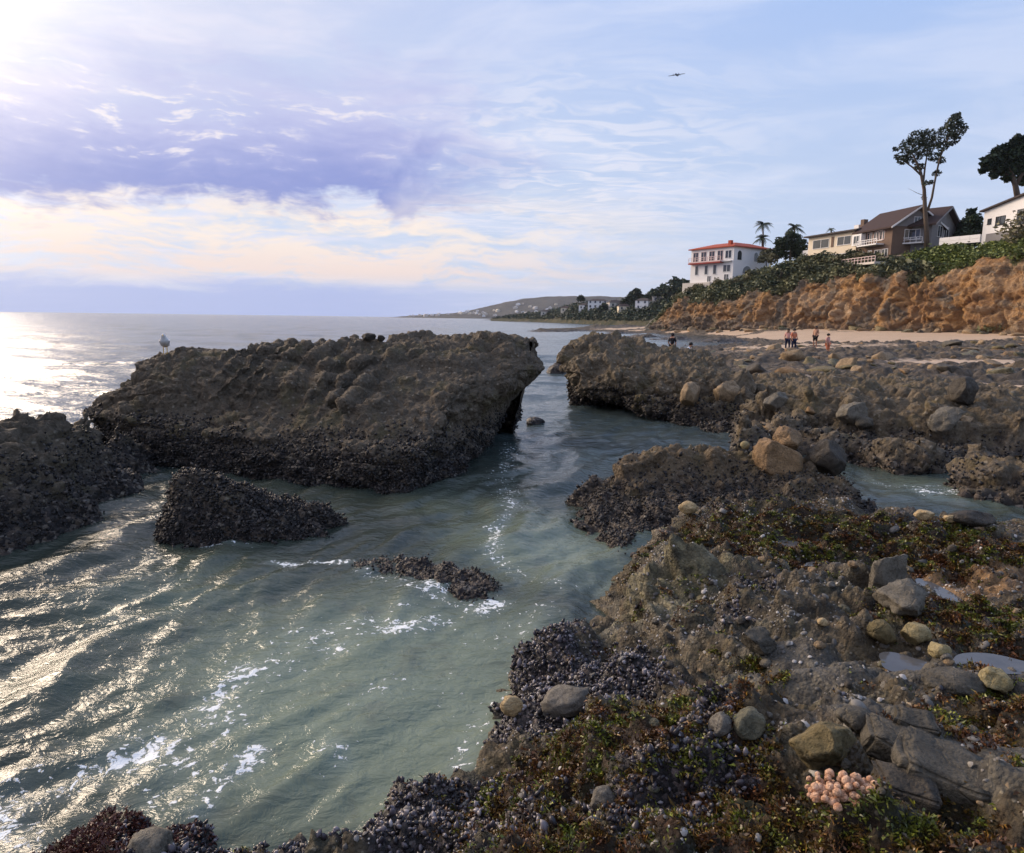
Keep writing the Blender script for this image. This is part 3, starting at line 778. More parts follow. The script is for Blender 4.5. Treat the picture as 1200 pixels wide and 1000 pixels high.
# the long tilted slab standing in the sea
def big_rock():
    def sec(top, up, mid, low, water, back=(1.7, 3.2)):
        t = py_(*top); pts = []
        w = pz(*water) if len(water) == 2 else py_(*water)
        bt = t + np.array([0.25 * back[0], back[0], -0.25]); bb = np.array([.3 * t[0] + .7 * w[0] + .25 * min(1, back[0]), max(t[1] + back[1] * .6, w[1] + .4), -0.7])
        lowp = w + np.array([0, 0.12, -0.6])
        return [bb, bt, t, py_(*up), py_(*mid), py_(*low), w, lowp]
    ctrl = [
        sec((112, 478, 16.4), (103, 481, 15.9), (101, 484, 15.6), (108, 492, 15.4), (128, 520), (0.5, 1.0)),
        sec((146, 447, 16.4), (140, 452, 15.7), (146, 468, 15.4), (132, 488, 14.9), (150, 532), (1.2, 2.4)),
        sec((168, 421, 16.4), (158, 440, 15.6), (168, 470, 15.1), (170, 496, 14.5), (178, 545), (1.6, 3.0)),
        sec((190, 409, 16.4), (195, 436, 15.5), (205, 470, 15.0), (205, 505, 14.2), (215, 549)),
        sec((240, 409, 16.5), (245, 440, 15.4), (252, 475, 14.8), (250, 510, 14.0), (255, 555)),
        sec((300, 409, 16.6), (305, 443, 15.2), (305, 480, 14.5), (300, 515, 13.6), (300, 560)),
        sec((355, 405, 16.8), (360, 445, 15.1), (355, 485, 14.2), (350, 522, 13.2), (345, 566)),
        sec((410, 401, 17.0), (420, 442, 15.2), (412, 485, 13.9), (405, 528, 12.8), (395, 571)),
        sec((455, 397, 17.3), (475, 435, 15.5), (470, 480, 14.0), (455, 530, 12.6), (440, 575)),
        sec((500, 396, 17.6), (520, 428, 15.9), (520, 465, 14.3), (500, 520, 12.9), (470, 578)),
        sec((550, 391, 17.9), (568, 415, 16.6), (560, 445, 15.3), (522, 505, 14.0), (490, 574)),
        sec((595, 392, 18.1), (608, 410, 17.2), (612, 434, 16.3), (560, 495, 15.2), (528, 560)),
        sec((619, 400, 18.2), (616, 415, 17.8), (636, 432, 17.2), (588, 478, 16.4), (562, 535), (1.2, 2.4)),
        sec((621, 401, 18.5), (622, 412, 18.4), (637, 432, 17.7), (602, 468, 17.6), (579, 512), (0.25, 0.45)),
    ]
    cap0 = np.array(ctrl[0]); cap0[:, :2] = cap0[:, :2].mean(0) * .8 + cap0[:, :2] * .2 - np.array([.1, 0])
    ctrl = [list(cap0)] + ctrl
    V, Q = loft(ctrl, 470, 250)
    # leaning ribs worn into the landward face
    xs = V[:, 0] * 0.94 - V[:, 2] * 0.62 + 0.35 * pnoise(V * 0.6)
    rib = np.sin(xs * 2 * np.pi / 0.48 + 1.6 * pnoise(V * 0.5 + 3))
    a, b = py_(215, 450, 15)[0], py_(470, 450, 15)[0]
    mask = sst(V[:, 0], a, a + 1) * sst(-V[:, 0], -b, -b + 1) * sst(V[:, 2], 0.9, 1.4) * sst(-V[:, 2], -2.75, -2.4)
    N = normals_of(V, Q)
    if N[:, 2].mean() < 0: Q = Q[:, ::-1]; N = -N
    V = V + N * (mask * 0.085 * rib)[:, None]
    V = rough_out(V, Q, [(0.45, 0.16, 'f'), (1.4, 0.13, 'f'), (1.2, 0.09, 's'), (3.6, 0.045, 'b'), (4.0, 0.08, 'f'), (7.5, 0.055, 'w'), (15, 0.03, 'w')], 3.0, np.repeat(.25 + .75 * sst(np.minimum(np.arange(470), 469 - np.arange(470)), 4, 45), 250))
    V, Q, _ = prune(V, Q, V[:, 2] > -0.4)
    SURF['big'] = (V, normals_of(V, Q))
    place_rock('sea_rock', V, Q, M_BIG, 'long dark slab of rock tilted up out of the sea with an overhanging pointed end')
big_rock()

# hump at the frame's edge
sh = [pz(*q) for q in ((188, 550), (165, 580), (120, 612), (60, 634), (0, 652), (-80, 672), (-200, 690))]
top = [py_(60, 478, 11.6), py_(20, 486, 11.0), py_(-40, 495, 10.4), py_(-120, 505, 9.8), py_(100, 484, 12.7), py_(135, 500, 13.6), py_(168, 522, 14.4)]
mid = [py_(40, 545, 10.2), py_(-40, 560, 9.2), py_(100, 548, 11.6), py_(145, 548, 13.0), py_(-140, 570, 9.0)]
bk = [t + np.array([-0.6, 2.0, -t[2] - 0.6]) for t in top] + [np.array([s[0] + 0.25, s[1] - 0.35, -0.7]) for s in sh]
bk += [np.array([pz(205, 540)[0] + .2, 13.9, -0.7]), np.array([-14, 9.5, -.6])]
hf_rock('shore_rock', [*sh, *top, *mid, *bk], (-13.5, -5.6, 6.0, 16), 0.032,
        [(0.6, 0.20, 'f'), (1.6, 0.16, 'f'), (1.3, .08, 's'), (4.0, .04, 'b'), (4.5, 0.11, 'f'), (8, 0.085, 'w'), (17, 0.04, 'w')], M_BIG,
        'big rounded mussel-covered rock sloping down into the water beside the long slab', off=12)
# block in the pool
sh = [pz(*q) for q in ((184, 622), (192, 636), (215, 640), (240, 641), (300, 638), (350, 634), (390, 628), (404, 614))]
top = [py_(205, 563, 10.0), py_(225, 557, 10.15), py_(252, 557, 10.2), py_(285, 568, 10.2), py_(310, 578, 10.2), py_(345, 586, 10.3), py_(375, 596, 10.4), py_(396, 605, 10.4), py_(198, 573, 9.75), py_(228, 572, 9.6), py_(262, 578, 9.6), py_(300, 594, 9.65), py_(345, 605, 9.85), py_(385, 612, 10.1), py_(192, 605, 9.8), py_(235, 610, 9.35)]
bk = [np.array([t[0] - .05, t[1] + 0.7, -0.5]) for t in top[:8]] + [np.array([q[0], q[1] - .22, -.5]) for q in sh] + [np.array([sh[0][0] - .3, sh[0][1] + .4, -.5]), np.array([sh[-1][0] + .35, sh[-1][1] + .2, -.5])]
hf_rock('pool_rock', [*sh, *top, *bk], (-6.2, -1.9, 8.4, 12.0), 0.02,
        [(0.9, 0.10, 'f'), (2.6, 0.09, 'f'), (1.8, .05, 's'), (6, 0.07, 'f'), (10, 0.06, 'w'), (22, 0.03, 'w')], M_BIG,
        'dark squat mussel-crusted block standing alone in the pool', off=24)
# awash reef
sh = [pz(*q) for q in ((422, 668), (470, 684), (515, 696), (535, 703), (570, 704), (586, 694))]
top = [py_(435, 655, 8.75), py_(470, 649, 8.75), py_(500, 654, 8.55), py_(530, 660, 8.3), py_(555, 667, 8.1), py_(575, 680, 7.9), py_(545, 683, 7.85), py_(500, 668, 8.3), py_(460, 660, 8.55)]
bk = [np.array([t[0] + 0.05, t[1] + 0.5, -0.3]) for t in top] + [np.array([s[0], s[1] - 0.25, -0.35]) for s in sh] + [pz(405, 655, -.3), pz(605, 690, -.3)]
hf_rock('awash_rock', [*sh, *top, *bk], (-2.4, 0.5, 6.8, 9.8), 0.015,
        [(1.2, 0.05, 'f'), (3.5, 0.05, 'f'), (9, 0.05, 'f'), (14, 0.045, 'w'), (28, 0.02, 'w')], M_REEF,
        'low reddish black rock awash in the pool with foam at its end', zcut=-0.15, off=31)

def boulder(seed, sub=4, flat=5, depth=0.72, rough=0.14, fine=0.06, sc=1.6):
    """unit boulder: icosphere cut by random planes, then roughened"""
    bm = bmesh.new(); bmesh.ops.create_icosphere(bm, subdivisions=sub, radius=1.0)
    V = np.array([v.co[:] for v in bm.verts]); Fq = np.array([[v.index for v in f.verts] for f in bm.faces]); bm.free()
    r_ = np.random.default_rng(seed)
    for k in range(flat):
        n = r_.normal(size=3); n /= np.linalg.norm(n); dd = r_.uniform(depth - 0.12, depth + 0.15)
        h = V @ n; over = h > dd
        V[over] -= n * ((h[over] - dd) * 0.97)[:, None]
    nn = V / np.linalg.norm(V, axis=1)[:, None]
    if sub >= 3 and flat: V = V + nn * (0.05 * blocks(V, 1.7, seed))[:, None]
    V = V + nn * (rough * fbm(V, sc, 5, 0.5, off=seed * 3.7) + fine * fbm(V, sc * 5, 3, 0.5, off=seed))[:, None]
    return V, Fq
def stone(name, pos, size, rot, mat, label, seed, sub=4, flat=5, cat='stone', group=None, **kw):
    """one loose stone: pos is its centre; size = half extents"""
    V, Fq = boulder(seed, sub, flat, **kw)
    V = V * np.asarray(size)
    E = np.array(Euler([R(a) for a in rot]).to_matrix()); V = V @ E.T
    zb = V[:, 2].min(); V[:, 2] -= zb
    o = link(name, mesh_np(name, V, Fq, [mat], True), None, (pos[0], pos[1], pos[2] + zb))
    return meta(o, label, cat, group)

# dark rock in the gap and its neighbours
stone('gap_rock', pz(627, 497), (0.33, 0.28, 0.22), (0, 0, 10), M_REEF, 'small black rock poking out of the water by the pointed slab end', 41, cat='rock', rough=0.2)
stone('gap_rock', pz(652, 438) + (0.2, 0.6, 0), (0.75, 0.7, 0.62), (0, 0, 40), M_REEF, 'dark rounded rock in the water at the tip of the ledge', 42, cat='rock', rough=0.2)

# headland block that ends the ledge, undercut on its seaward side
def head_rock():
    def sec(top, up, mid, low, water, back=1.6):
        t = py_(*top); w = np.array(py_(*water) if len(water) == 3 else pz(*water)); w[2] = 0.0
        return [np.array([t[0] + .4, t[1] + back * 1.9, -0.3]), t + np.array([0.2, back, -0.2]), t, py_(*up), py_(*mid), py_(*low), w, w + np.array([0.1, .3, -0.7])]
    ctrl = [
        sec((664, 410, 26.0), (660, 420, 25.4), (664, 440, 25.0), (672, 458, 25.0), (676, 474, 25.2), 0.6),
        sec((682, 400, 25.6), (672, 422, 24.4), (676, 444, 23.8), (688, 464, 23.8), (700, 480, 25.2)),
        sec((706, 396, 25.2), (700, 424, 23.8), (702, 448, 23.0), (708, 466, 23.2), (718, 480, 25.4)),
        sec((745, 401, 25.0), (740, 430, 23.2), (738, 452, 22.5), (742, 474, 22.4), (752, 486, 23.4)),
        sec((790, 409, 24.6), (785, 436, 22.6), (782, 456, 22.0), (786, 480, 21.4), (790, 497)),
        sec((828, 419, 24.2), (825, 436, 22.4), (828, 455, 21.8), (832, 484, 20.6), (835, 507)),
        sec((858, 432, 23.6), (856, 446, 22.0), (860, 466, 21.2), (872, 492, 20.0), (880, 515)),
        sec((880, 446, 23.2), (884, 458, 22.0), (892, 478, 20.8), (902, 500, 19.6), (910, 520), 1.2),
    ]
    cap0 = np.array(ctrl[0]); cap0[:, :2] = cap0[:, :2].mean(0) * .8 + cap0[:, :2] * .2 - np.array([.15, 0]); ctrl = [list(cap0)] + ctrl
    V, Q = loft(ctrl, 330, 210)
    if normals_of(V, Q)[:, 2].mean() < 0: Q = Q[:, ::-1]
    V = rough_out(V, Q, [(0.35, 0.32, 'f'), (0.9, 0.24, 'f'), (0.7, 0.14, 's'), (1.9, 0.10, 'b'), (2.6, 0.17, 'f'), (4.5, 0.12, 'w'), (10, 0.07, 'w')], 51.0)
    V, Q, _ = prune(V, Q, V[:, 2] > -0.4)
    SURF['head'] = (V, normals_of(V, Q))
    place_rock('head_rock', V, Q, M_LEDGE, 'tan and black rock head undercut by the sea where the ledge ends')
head_rock()

# ------------------------------------------------------------------ ledge along the channel
def ledge():
    wat = [pw(*q, -0.6) for q in ((850, 525), (930, 535), (1000, 546), (1100, 561), (1200, 574), (1330, 606), (1500, 640))]
    wat += [pw(*q, -1.4) for q in ((760, 530), (850, 560), (930, 570), (1000, 580), (1100, 600), (1200, 618), (1330, 640), (900, 600), (1100, 640), (1500, 680), (760, 505))]
    lip = [pz(*q) for q in ((850, 496, .25), (900, 500, .3), (960, 508, .35), (1000, 515, .3), (1050, 522, .3), (1100, 526, .3), (1160, 526, .35), (1200, 528, .35), (1300, 548, .4), (1450, 600, .4))]
    mid = [pz(*q) for q in ((870, 484, .95), (920, 488, .85), (970, 500, .75), (1040, 508, .75), (1080, 512, .8), (1150, 515, .95), (1200, 522, .95), (1300, 540, .9))]
    up = [pz(*q) for q in ((900, 455, 1.35), (950, 462, 1.3), (1000, 468, 1.25), (1050, 470, 1.2), (1100, 470, 1.35), (1130, 455, 1.5), (1160, 474, 1.25), (1200, 484, 1.2), (1300, 500, 1.2))]
    bk = [pz(*q) for q in ((880, 441, 1.0), (930, 444, 1.1), (1000, 446, 1.1), (1080, 444, 1.15), (1150, 452, 1.05), (1200, 462, .95), (1300, 470, .95), (1200, 452, .9), (1000, 436, .85), (880, 432, .8))]
    hf_rock('ledge_rock', [*wat, *lip, *mid, *up, *bk], (4.2, 21, 10.8, 28), 0.05,
            [(0.4, 0.12, 'f'), (1.0, 0.16, 'f'), (0.9, 0.13, 's'), (2.2, 0.10, 'b'), (3.0, 0.13, 'f'), (6, 0.10, 'w'), (12, 0.06, 'w')], M_LEDGE,
            'broken tan ledge of rock bordering the narrow channel', off=63)
ledge()

# ------------------------------------------------------------------ rock between pool and channel
def mid_rock():
    sh = [pz(*q) for q in ((671, 592), (680, 612), (695, 628), (715, 641), (735, 650))]
    crest = [py_(*q) for q in ((676, 578, 11.6), (700, 564, 11.6), (735, 541, 11.7), (765, 530, 11.8), (795, 522, 11.9), (840, 520, 12.0), (880, 528, 12.0), (930, 545, 11.8), (985, 558, 11.6), (1018, 586, 11.0), (1040, 605, 10.4))]
    face = [py_(*q) for q in ((695, 592, 11.0), (725, 585, 10.9), (740, 615, 10.0), (715, 620, 10.1), (770, 570, 11.1), (800, 570, 11.1), (850, 565, 11.2), (790, 600, 10.2), (830, 590, 10.5), (900, 572, 11.0), (960, 580, 10.8), (760, 640, 9.4))]
    bk = [np.array([c[0] + 0.1, c[1] + 0.9, -0.45]) for c in crest] + [np.array([s[0] - 0.22, s[1] - 0.2, -0.5]) for s in sh] + [np.array([1.0, 12.4, -.6]), pz(770, 672, -.4), pz(850, 660, .1), pz(950, 650, .2), np.array([6.6, 11.0, -.5])]
    hf_rock('mid_rock', [*sh, *crest, *face, *bk], (0.6, 7.0, 8.2, 13.4), 0.024,
            [(0.7, 0.10, 'f'), (1.7, 0.13, 'f'), (1.5, .09, 'b'), (4.2, 0.10, 'f'), (3.0, 0.09, 'w'), (8, 0.075, 'w'), (17, 0.045, 'w')], M_MIDR,
            'brown mussel-crusted rock with boulders on top, between pool and channel', off=77)
mid_rock()
stone('boulder', py_(905, 536, 11.6), (0.56, 0.45, 0.42), (15, 30, 20), M_ST['brown'], 'big angular tan boulder on top of the brown mussel rock', 101, 4, 9, 'boulder', depth=0.62, rough=0.12)
stone('boulder', py_(966, 537, 11.7), (0.36, 0.36, 0.34), (5, 10, 60), M_ST['dark'], 'round dark grey boulder beside the angular tan boulder', 102, 4, 6, 'boulder')
stone('stone', py_(873, 522, 11.8), (0.085, 0.08, 0.075), (0, 0, 0), M_ST['yellow'], 'small yellowish round stone beside the angular tan boulder', 103, 3, 3)
stone('boulder', py_(922, 512, 12.1), (0.30, 0.26, 0.26), (25, -20, 70), M_ST['brown'], 'smaller brown block tucked behind the angular tan boulder', 104, 4, 8, 'boulder', depth=0.62)
# ------------------------------------------------------------------ foreground shelf
SHELF_CTRL = []
def _s(*a):
    for q in a: SHELF_CTRL.append(tuple(pw(*q) if q[2] < 0 else pz(*q)))
_s((700, 668, -.45), (690, 700, -.45), (665, 728, -.45), (610, 738, -.5), (565, 790, -.5), (548, 845, -.5), (525, 872, -.5), (480, 912, -.5), (410, 945, -.5), (350, 962, -.5), (300, 955, -.5), (200, 935, -.5), (120, 925, -.5), (60, 940, -.5), (20, 990, -.5), (-40, 1010, -.5), (-200, 1040, -.5))
_s((752, 648, .42), (738, 690, .30), (722, 722, .15), (700, 738, .15), (655, 742, .22), (622, 772, .25), (600, 808, .22), (592, 845, .15), (570, 868, .15), (548, 905, .2), (505, 940, .2), (440, 970, .15), (385, 990, .1), (330, 1003, .05), (230, 978, .05), (185, 962, .12), (135, 952, .28), (90, 975, .2), (60, 1000, .12))
_s((770, 622, .66), (800, 602, .72), (870, 604, .66), (950, 612, .60), (1020, 620, .54), (1100, 626, .50), (1190, 632, .48), (1300, 640, .48), (1450, 655, .46))
_s((780, 650, .78), (850, 645, .80), (950, 662, .82), (1050, 672, .84), (1150, 682, .88), (1250, 690, .9), (760, 690, .62), (800, 710, .82), (745, 735, .45))
_s((700, 765, .52), (660, 790, .52), (640, 840, .55), (700, 820, .70), (770, 770, .82), (850, 740, .95), (950, 740, 1.02), (1050, 750, 1.08), (1180, 760, 1.12))
_s((620, 900, .62), (690, 890, .82), (780, 850, .98), (880, 820, 1.08), (1000, 820, 1.18), (1120, 830, 1.2), (1250, 840, 1.25))
_s((560, 960, .62), (640, 970, .92), (740, 950, 1.08), (860, 920, 1.18), (960, 900, 1.28), (1080, 930, 1.32), (1200, 930, 1.35), (820, 1000, 1.22), (1000, 1000, 1.38), (1200, 1000, 1.45), (480, 1000, .55), (560, 1040, .9), (400, 1040, .5), (250, 1040, .3), (700, 1060, 1.2), (200, 1100, .5))
SHELF_CTRL += [(0, 0, 1.6), (1.5, 0, 1.6), (3, .5, 1.6), (-1.2, 0, 1.2), (-2.5, .3, .7), (-4, .5, .2), (-6, .5, -.6), (7, 1, 1.7), (9, 4, 1.3), (0, 1.0, 1.35), (-1, 1.2, .95)]
for dy, zz in ((.55, -.3), (1.4, -1.3), (3.0, -2.2)): SHELF_CTRL += [(q[0] * 1.0, q[1] + dy, zz) for q in (pz(860, 603, .66), pz(950, 611, .6), pz(1020, 619, .54), pz(1100, 625, .5), pz(1190, 631, .48), pz(1300, 639, .48), pz(1450, 654, .46))]
shelf_f = rbf(SHELF_CTRL)

def wpt(px, py, z): return pz(px, py, z)
def ground(px, py):
    """where the sight line first meets the bare shelf surface"""
    d = ray(px, py); t = np.linspace(1.2, 14, 1200); P = EYE + d[None] * t[:, None]
    h = shelf_f(P[:, 0], P[:, 1]); k = np.argmax(P[:, 2] < h)
    return P[k]
def blob(X, Y, lst):
    r = np.zeros(X.shape)
    for px, py, rx, s in lst:
        c = ground(px, py); r += s * np.exp(-((X - c[0]) ** 2 + (Y - c[1]) ** 2) / rx ** 2)
    return r
MUD = [(905, 765, .22, 1.1), (945, 785, .25, 1.0), (1000, 780, .25, .6), (820, 800, .2, .5), (1150, 880, .25, 1.0), (1190, 930, .25, 1.0), (1060, 870, .2, .8), (1000, 850, .2, .6), (1150, 790, .3, .7), (1190, 790, .3, .6), (730, 840, .14, .4), (880, 870, .2, .4), (1080, 800, .25, .5), (1020, 720, .2, .5), (920, 790, .2, .6)]
WEEDS = [(850, 610, .5, .6), (950, 620, .6, .55), (1050, 635, .6, .5), (1130, 640, .5, .6), (780, 640, .35, .6), (900, 660, .4, .4), (1080, 720, .35, .5), (1150, 745, .35, .6), (1190, 720, .3, .5), (740, 770, .3, .35), (800, 830, .35, .7), (720, 900, .35, .8), (640, 900, .3, .8), (600, 920, .25, .7), (820, 930, .35, .9), (760, 990, .35, 1.0), (900, 960, .3, 1.0), (1000, 970, .3, 1.0), (1080, 960, .25, .7), (1100, 990, .25, .8), (1180, 830, .2, .7), (1140, 860, .12, .8), (940, 670, .15, .8), (880, 775, .1, .9), (910, 790, .1, .6), (680, 870, .3, .7), (560, 960, .25, .5), (860, 880, .2, .5), (640, 990, .3, .7), (1060, 660, .3, .5), (130, 960, .3, 1.2), (100, 985, .3, 1.2)]
MUSS = [(650, 760, .35, .9), (700, 780, .35, .8), (620, 800, .3, .8), (660, 820, .3, .7), (600, 850, .22, .6), (540, 930, .25, .9), (480, 960, .28, 1.2), (430, 980, .28, 1.2), (520, 980, .3, 1.1), (380, 995, .3, 1.2), (600, 970, .25, .6), (230, 985, .35, 1.2), (300, 1000, .35, 1.2), (840, 860, .15, .6), (800, 900, .2, .8), (780, 930, .2, .6), (860, 900, .15, .7), (1000, 830, .2, .4), (850, 720, .3, .4), (760, 790, .25, .6), (700, 940, .2, .5), (890, 690, .25, .4), (960, 640, .3, .4), (1060, 610, .4, .4), (200, 975, .25, .8)]
TANS = [(1110, 670, .45, .9), (1170, 690, .45, .9), (1180, 660, .4, .7), (800, 620, .2, .7), (1020, 625, .2, .5), (900, 600, .2, .4), (770, 665, .15, .6), (1040, 780, .12, .6)]
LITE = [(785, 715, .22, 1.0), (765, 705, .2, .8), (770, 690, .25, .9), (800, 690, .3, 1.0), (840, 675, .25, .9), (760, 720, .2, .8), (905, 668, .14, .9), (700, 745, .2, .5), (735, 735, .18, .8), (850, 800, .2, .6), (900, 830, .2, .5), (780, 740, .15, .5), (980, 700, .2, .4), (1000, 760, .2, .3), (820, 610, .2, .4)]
HUMPS = [(790, 718, .2, .10), (775, 700, .26, .17), (800, 680, .22, .14), (845, 676, .2, .13), (905, 670, .11, .07), (740, 740, .2, .07), (850, 850, .1, .07), (885, 850, .12, .06), (1010, 845, .12, .05), (1150, 660, .3, .06), (660, 770, .2, .08), (930, 740, .15, .05), (700, 880, .25, .08), (620, 830, .2, .08), (830, 900, .25, .07)]
POOLS = [(926, 637, .20, .12), (998, 664, .15, .12), (962, 668, .16, .12), (1100, 690, .12, .26), (1135, 708, .12, .2), (1165, 775, .26, .12), (1060, 772, .14, .12), (1015, 695, .12, .12)]
def build_shelf():
    rad = np.geomspace(0.45, 12.2, 640)
    tt = np.linspace(-1.35, 1.25, 640)
    yy, tx = np.meshgrid(rad, tt, indexing='ij')
    X, Y = tx * (yy * 0.93 + 0.35), yy
    z = shelf_f(X, Y)
    x, y = X.ravel(), Y.ravel()
    mud = np.clip(blob(x, y, MUD), 0, 1.2); weed = blob(x, y, WEEDS); mus = blob(x, y, MUSS); tan = blob(x, y, TANS)
    V = np.c_[x, y, z.ravel()]; Q = grid_quads(*X.shape)[:, ::-1]
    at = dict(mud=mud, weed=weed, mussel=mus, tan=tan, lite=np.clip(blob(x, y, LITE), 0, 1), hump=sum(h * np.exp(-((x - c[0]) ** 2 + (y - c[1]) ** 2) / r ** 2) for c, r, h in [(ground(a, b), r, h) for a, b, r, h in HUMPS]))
    V, Q, at = prune(V, Q, V[:, 2] > -0.45, at)
    N = normals_of(V, Q)
    if N[:, 2].mean() < 0: Q = Q[:, ::-1]; N = -N
    soft = 1 - 0.80 * np.clip(at['mud'], 0, 1)
    D = 0.12 * fbm(V, 0.8, 4, 0.5, off=2) + 0.11 * fbm(V, 2.2, 4, 0.55, off=8)
    D += soft * (0.045 * blocks(V, 1.6, 5, (.6, .9, 1.6)) + 0.030 * blocks(V, 4.2, 6, (.7, .9, 1.5)))
    hp = at.pop('hump'); D += hp * (1 + .9 * fbm(V, 3.5, 3, .5, off=50)) + .5 * hp * blocks(V, 3.0, 9)
    # bedding planes: slabby steps that run away to the right
    bed = V[:, 0] * 0.42 + V[:, 1] * 0.90 + V[:, 2] * 1.1 + 0.25 * fbm(V, 0.9, 3, 0.5, off=21)
    st = bed / 0.42; fr = st - np.floor(st)
    D += 0.045 * (sst(fr, 0.0, 0.86) - sst(fr, 0.86, 1.0)) * (0.4 + 0.6 * sst(V[:, 0], 0.5, 1.6))
    d1, i1 = worley(V, 3.4, 3); D += soft * 0.085 * (0.55 - d1) * (0.3 + i1)
    d2, i2 = worley(V, 9.0, 4); D += soft * 0.040 * (0.55 - d2) * (0.3 + i2)
    d3, i3 = worley(V, 22.0, 5); D += soft * 0.018 * (0.55 - d3)
    D += soft * (0.065 * fbm(V, 7, 4, 0.6, off=3) + 0.022 * fbm(V, 26, 3, 0.6, off=13))
    D *= 0.35 + 0.65 * sst(V[:, 1], 0.5, 2.0)
    V = V + N * (D * (1 + .35 * sst(V[:, 0], -9, -8)))[:, None]
    # tide pools: scooped a little, their level kept for the water discs
    lv = []
    for px, py, rx, ry in POOLS:
        c = ground(px, py)
        dd = ((V[:, 0] - c[0]) / rx) ** 2 + ((V[:, 1] - c[1]) / max(ry, .12)) ** 2
        dd = dd * (1 + 0.5 * pnoise(V * 4.0))
        zl = np.median(V[dd < 1, 2]) - 0.004 if (dd < 1).any() else c[2]
        k = sst(-dd, -2.2, -0.7); V[:, 2] = V[:, 2] * (1 - k) + (zl - 0.022 + 0.018 * pnoise(V * 9)) * k
        lv.append((c, zl, rx, max(ry, .12)))
    V, Q, at = prune(V, Q, V[:, 2] > -0.35, at)
    N = normals_of(V, Q)
    nz = 0.20 + 0.6 * fbm(V, 1.6, 4, 0.6, off=40)
    at['weed'] = np.clip(at['weed'] + nz, 0, 1); at['mussel'] = np.clip(at['mussel'] + .12 + .55 * fbm(V, 2.4, 3, .6, off=140), 0, 1)
    at['tan'] = np.clip(at['tan'], 0, 1); at['mud'] = np.clip(at['mud'], 0, 1)
    o = link('rock_shelf', mesh_np('rock_shelf', V, Q, [M_SHELF], True, at))
    meta(o, 'broad tidal rock shelf with weed, mussels and mud', kind='structure')
    SURF['shelf'] = (V, N, at)
    for c, zl, rx, ry in lv:
        n = 40; w = np.linspace(0, 2 * np.pi, n, endpoint=False)
        r_ = 1.12 * (1 + 0.15 * np.sin(3 * w + c[0]))
        P = np.c_[rx * r_ * np.cos(w), ry * r_ * np.sin(w), np.zeros(n)]
        Vd = np.r_[[[0, 0, 0]], P * 0.5, P]
        Fd = [(0, 1 + k, 1 + (k + 1) % n) for k in range(n)]
        mb = MB(); mb.add(Vd, Fd + [(1 + k, 1 + n + k, 1 + n + (k + 1) % n, 1 + (k + 1) % n) for k in range(n)])
        q = mb.build('tide_pool', M_POOL, None, (c[0], c[1], zl), True)
        meta(q, 'shallow tide pool lying in a hollow of the shelf', kind='structure')
build_shelf()

# ------------------------------------------------------------------ mussels, barnacles, weed
def mussel_shape(seg=6, rings=4):
    """pointed-oval shell, umbo down, long axis z"""
    V = [(0, 0, 0)]
    for k in range(1, rings):
        t = k / rings; w = math.sin(math.pi * t ** 0.75) * 0.30 + 0.05; h = w * 0.72
        for s in range(seg):
            a = 2 * math.pi * s / seg; V.append((w * math.cos(a) + 0.06 * math.sin(math.pi * t), h * math.sin(a), t))
    V.append((0.02, 0, 1))
    Fs = [(0, 1 + (s + 1) % seg, 1 + s) for s in range(seg)]
    for k in range(rings - 2):
        b = 1 + k * seg
        for s in range(seg):
            s2 = (s + 1) % seg; Fs += [(b + s, b + s2, b + seg + s2), (b + s, b + seg + s2, b + seg + s)]
    b = 1 + (rings - 2) * seg; e = len(V) - 1
    Fs += [(b + s, b + (s + 1) % seg, e) for s in range(seg)]
    return np.array(V), np.array(Fs)
def pick(V, w, n, r_):
    w = np.clip(w, 0, None); w = w / w.sum()
    return r_.choice(len(V), size=n, p=w, replace=True)
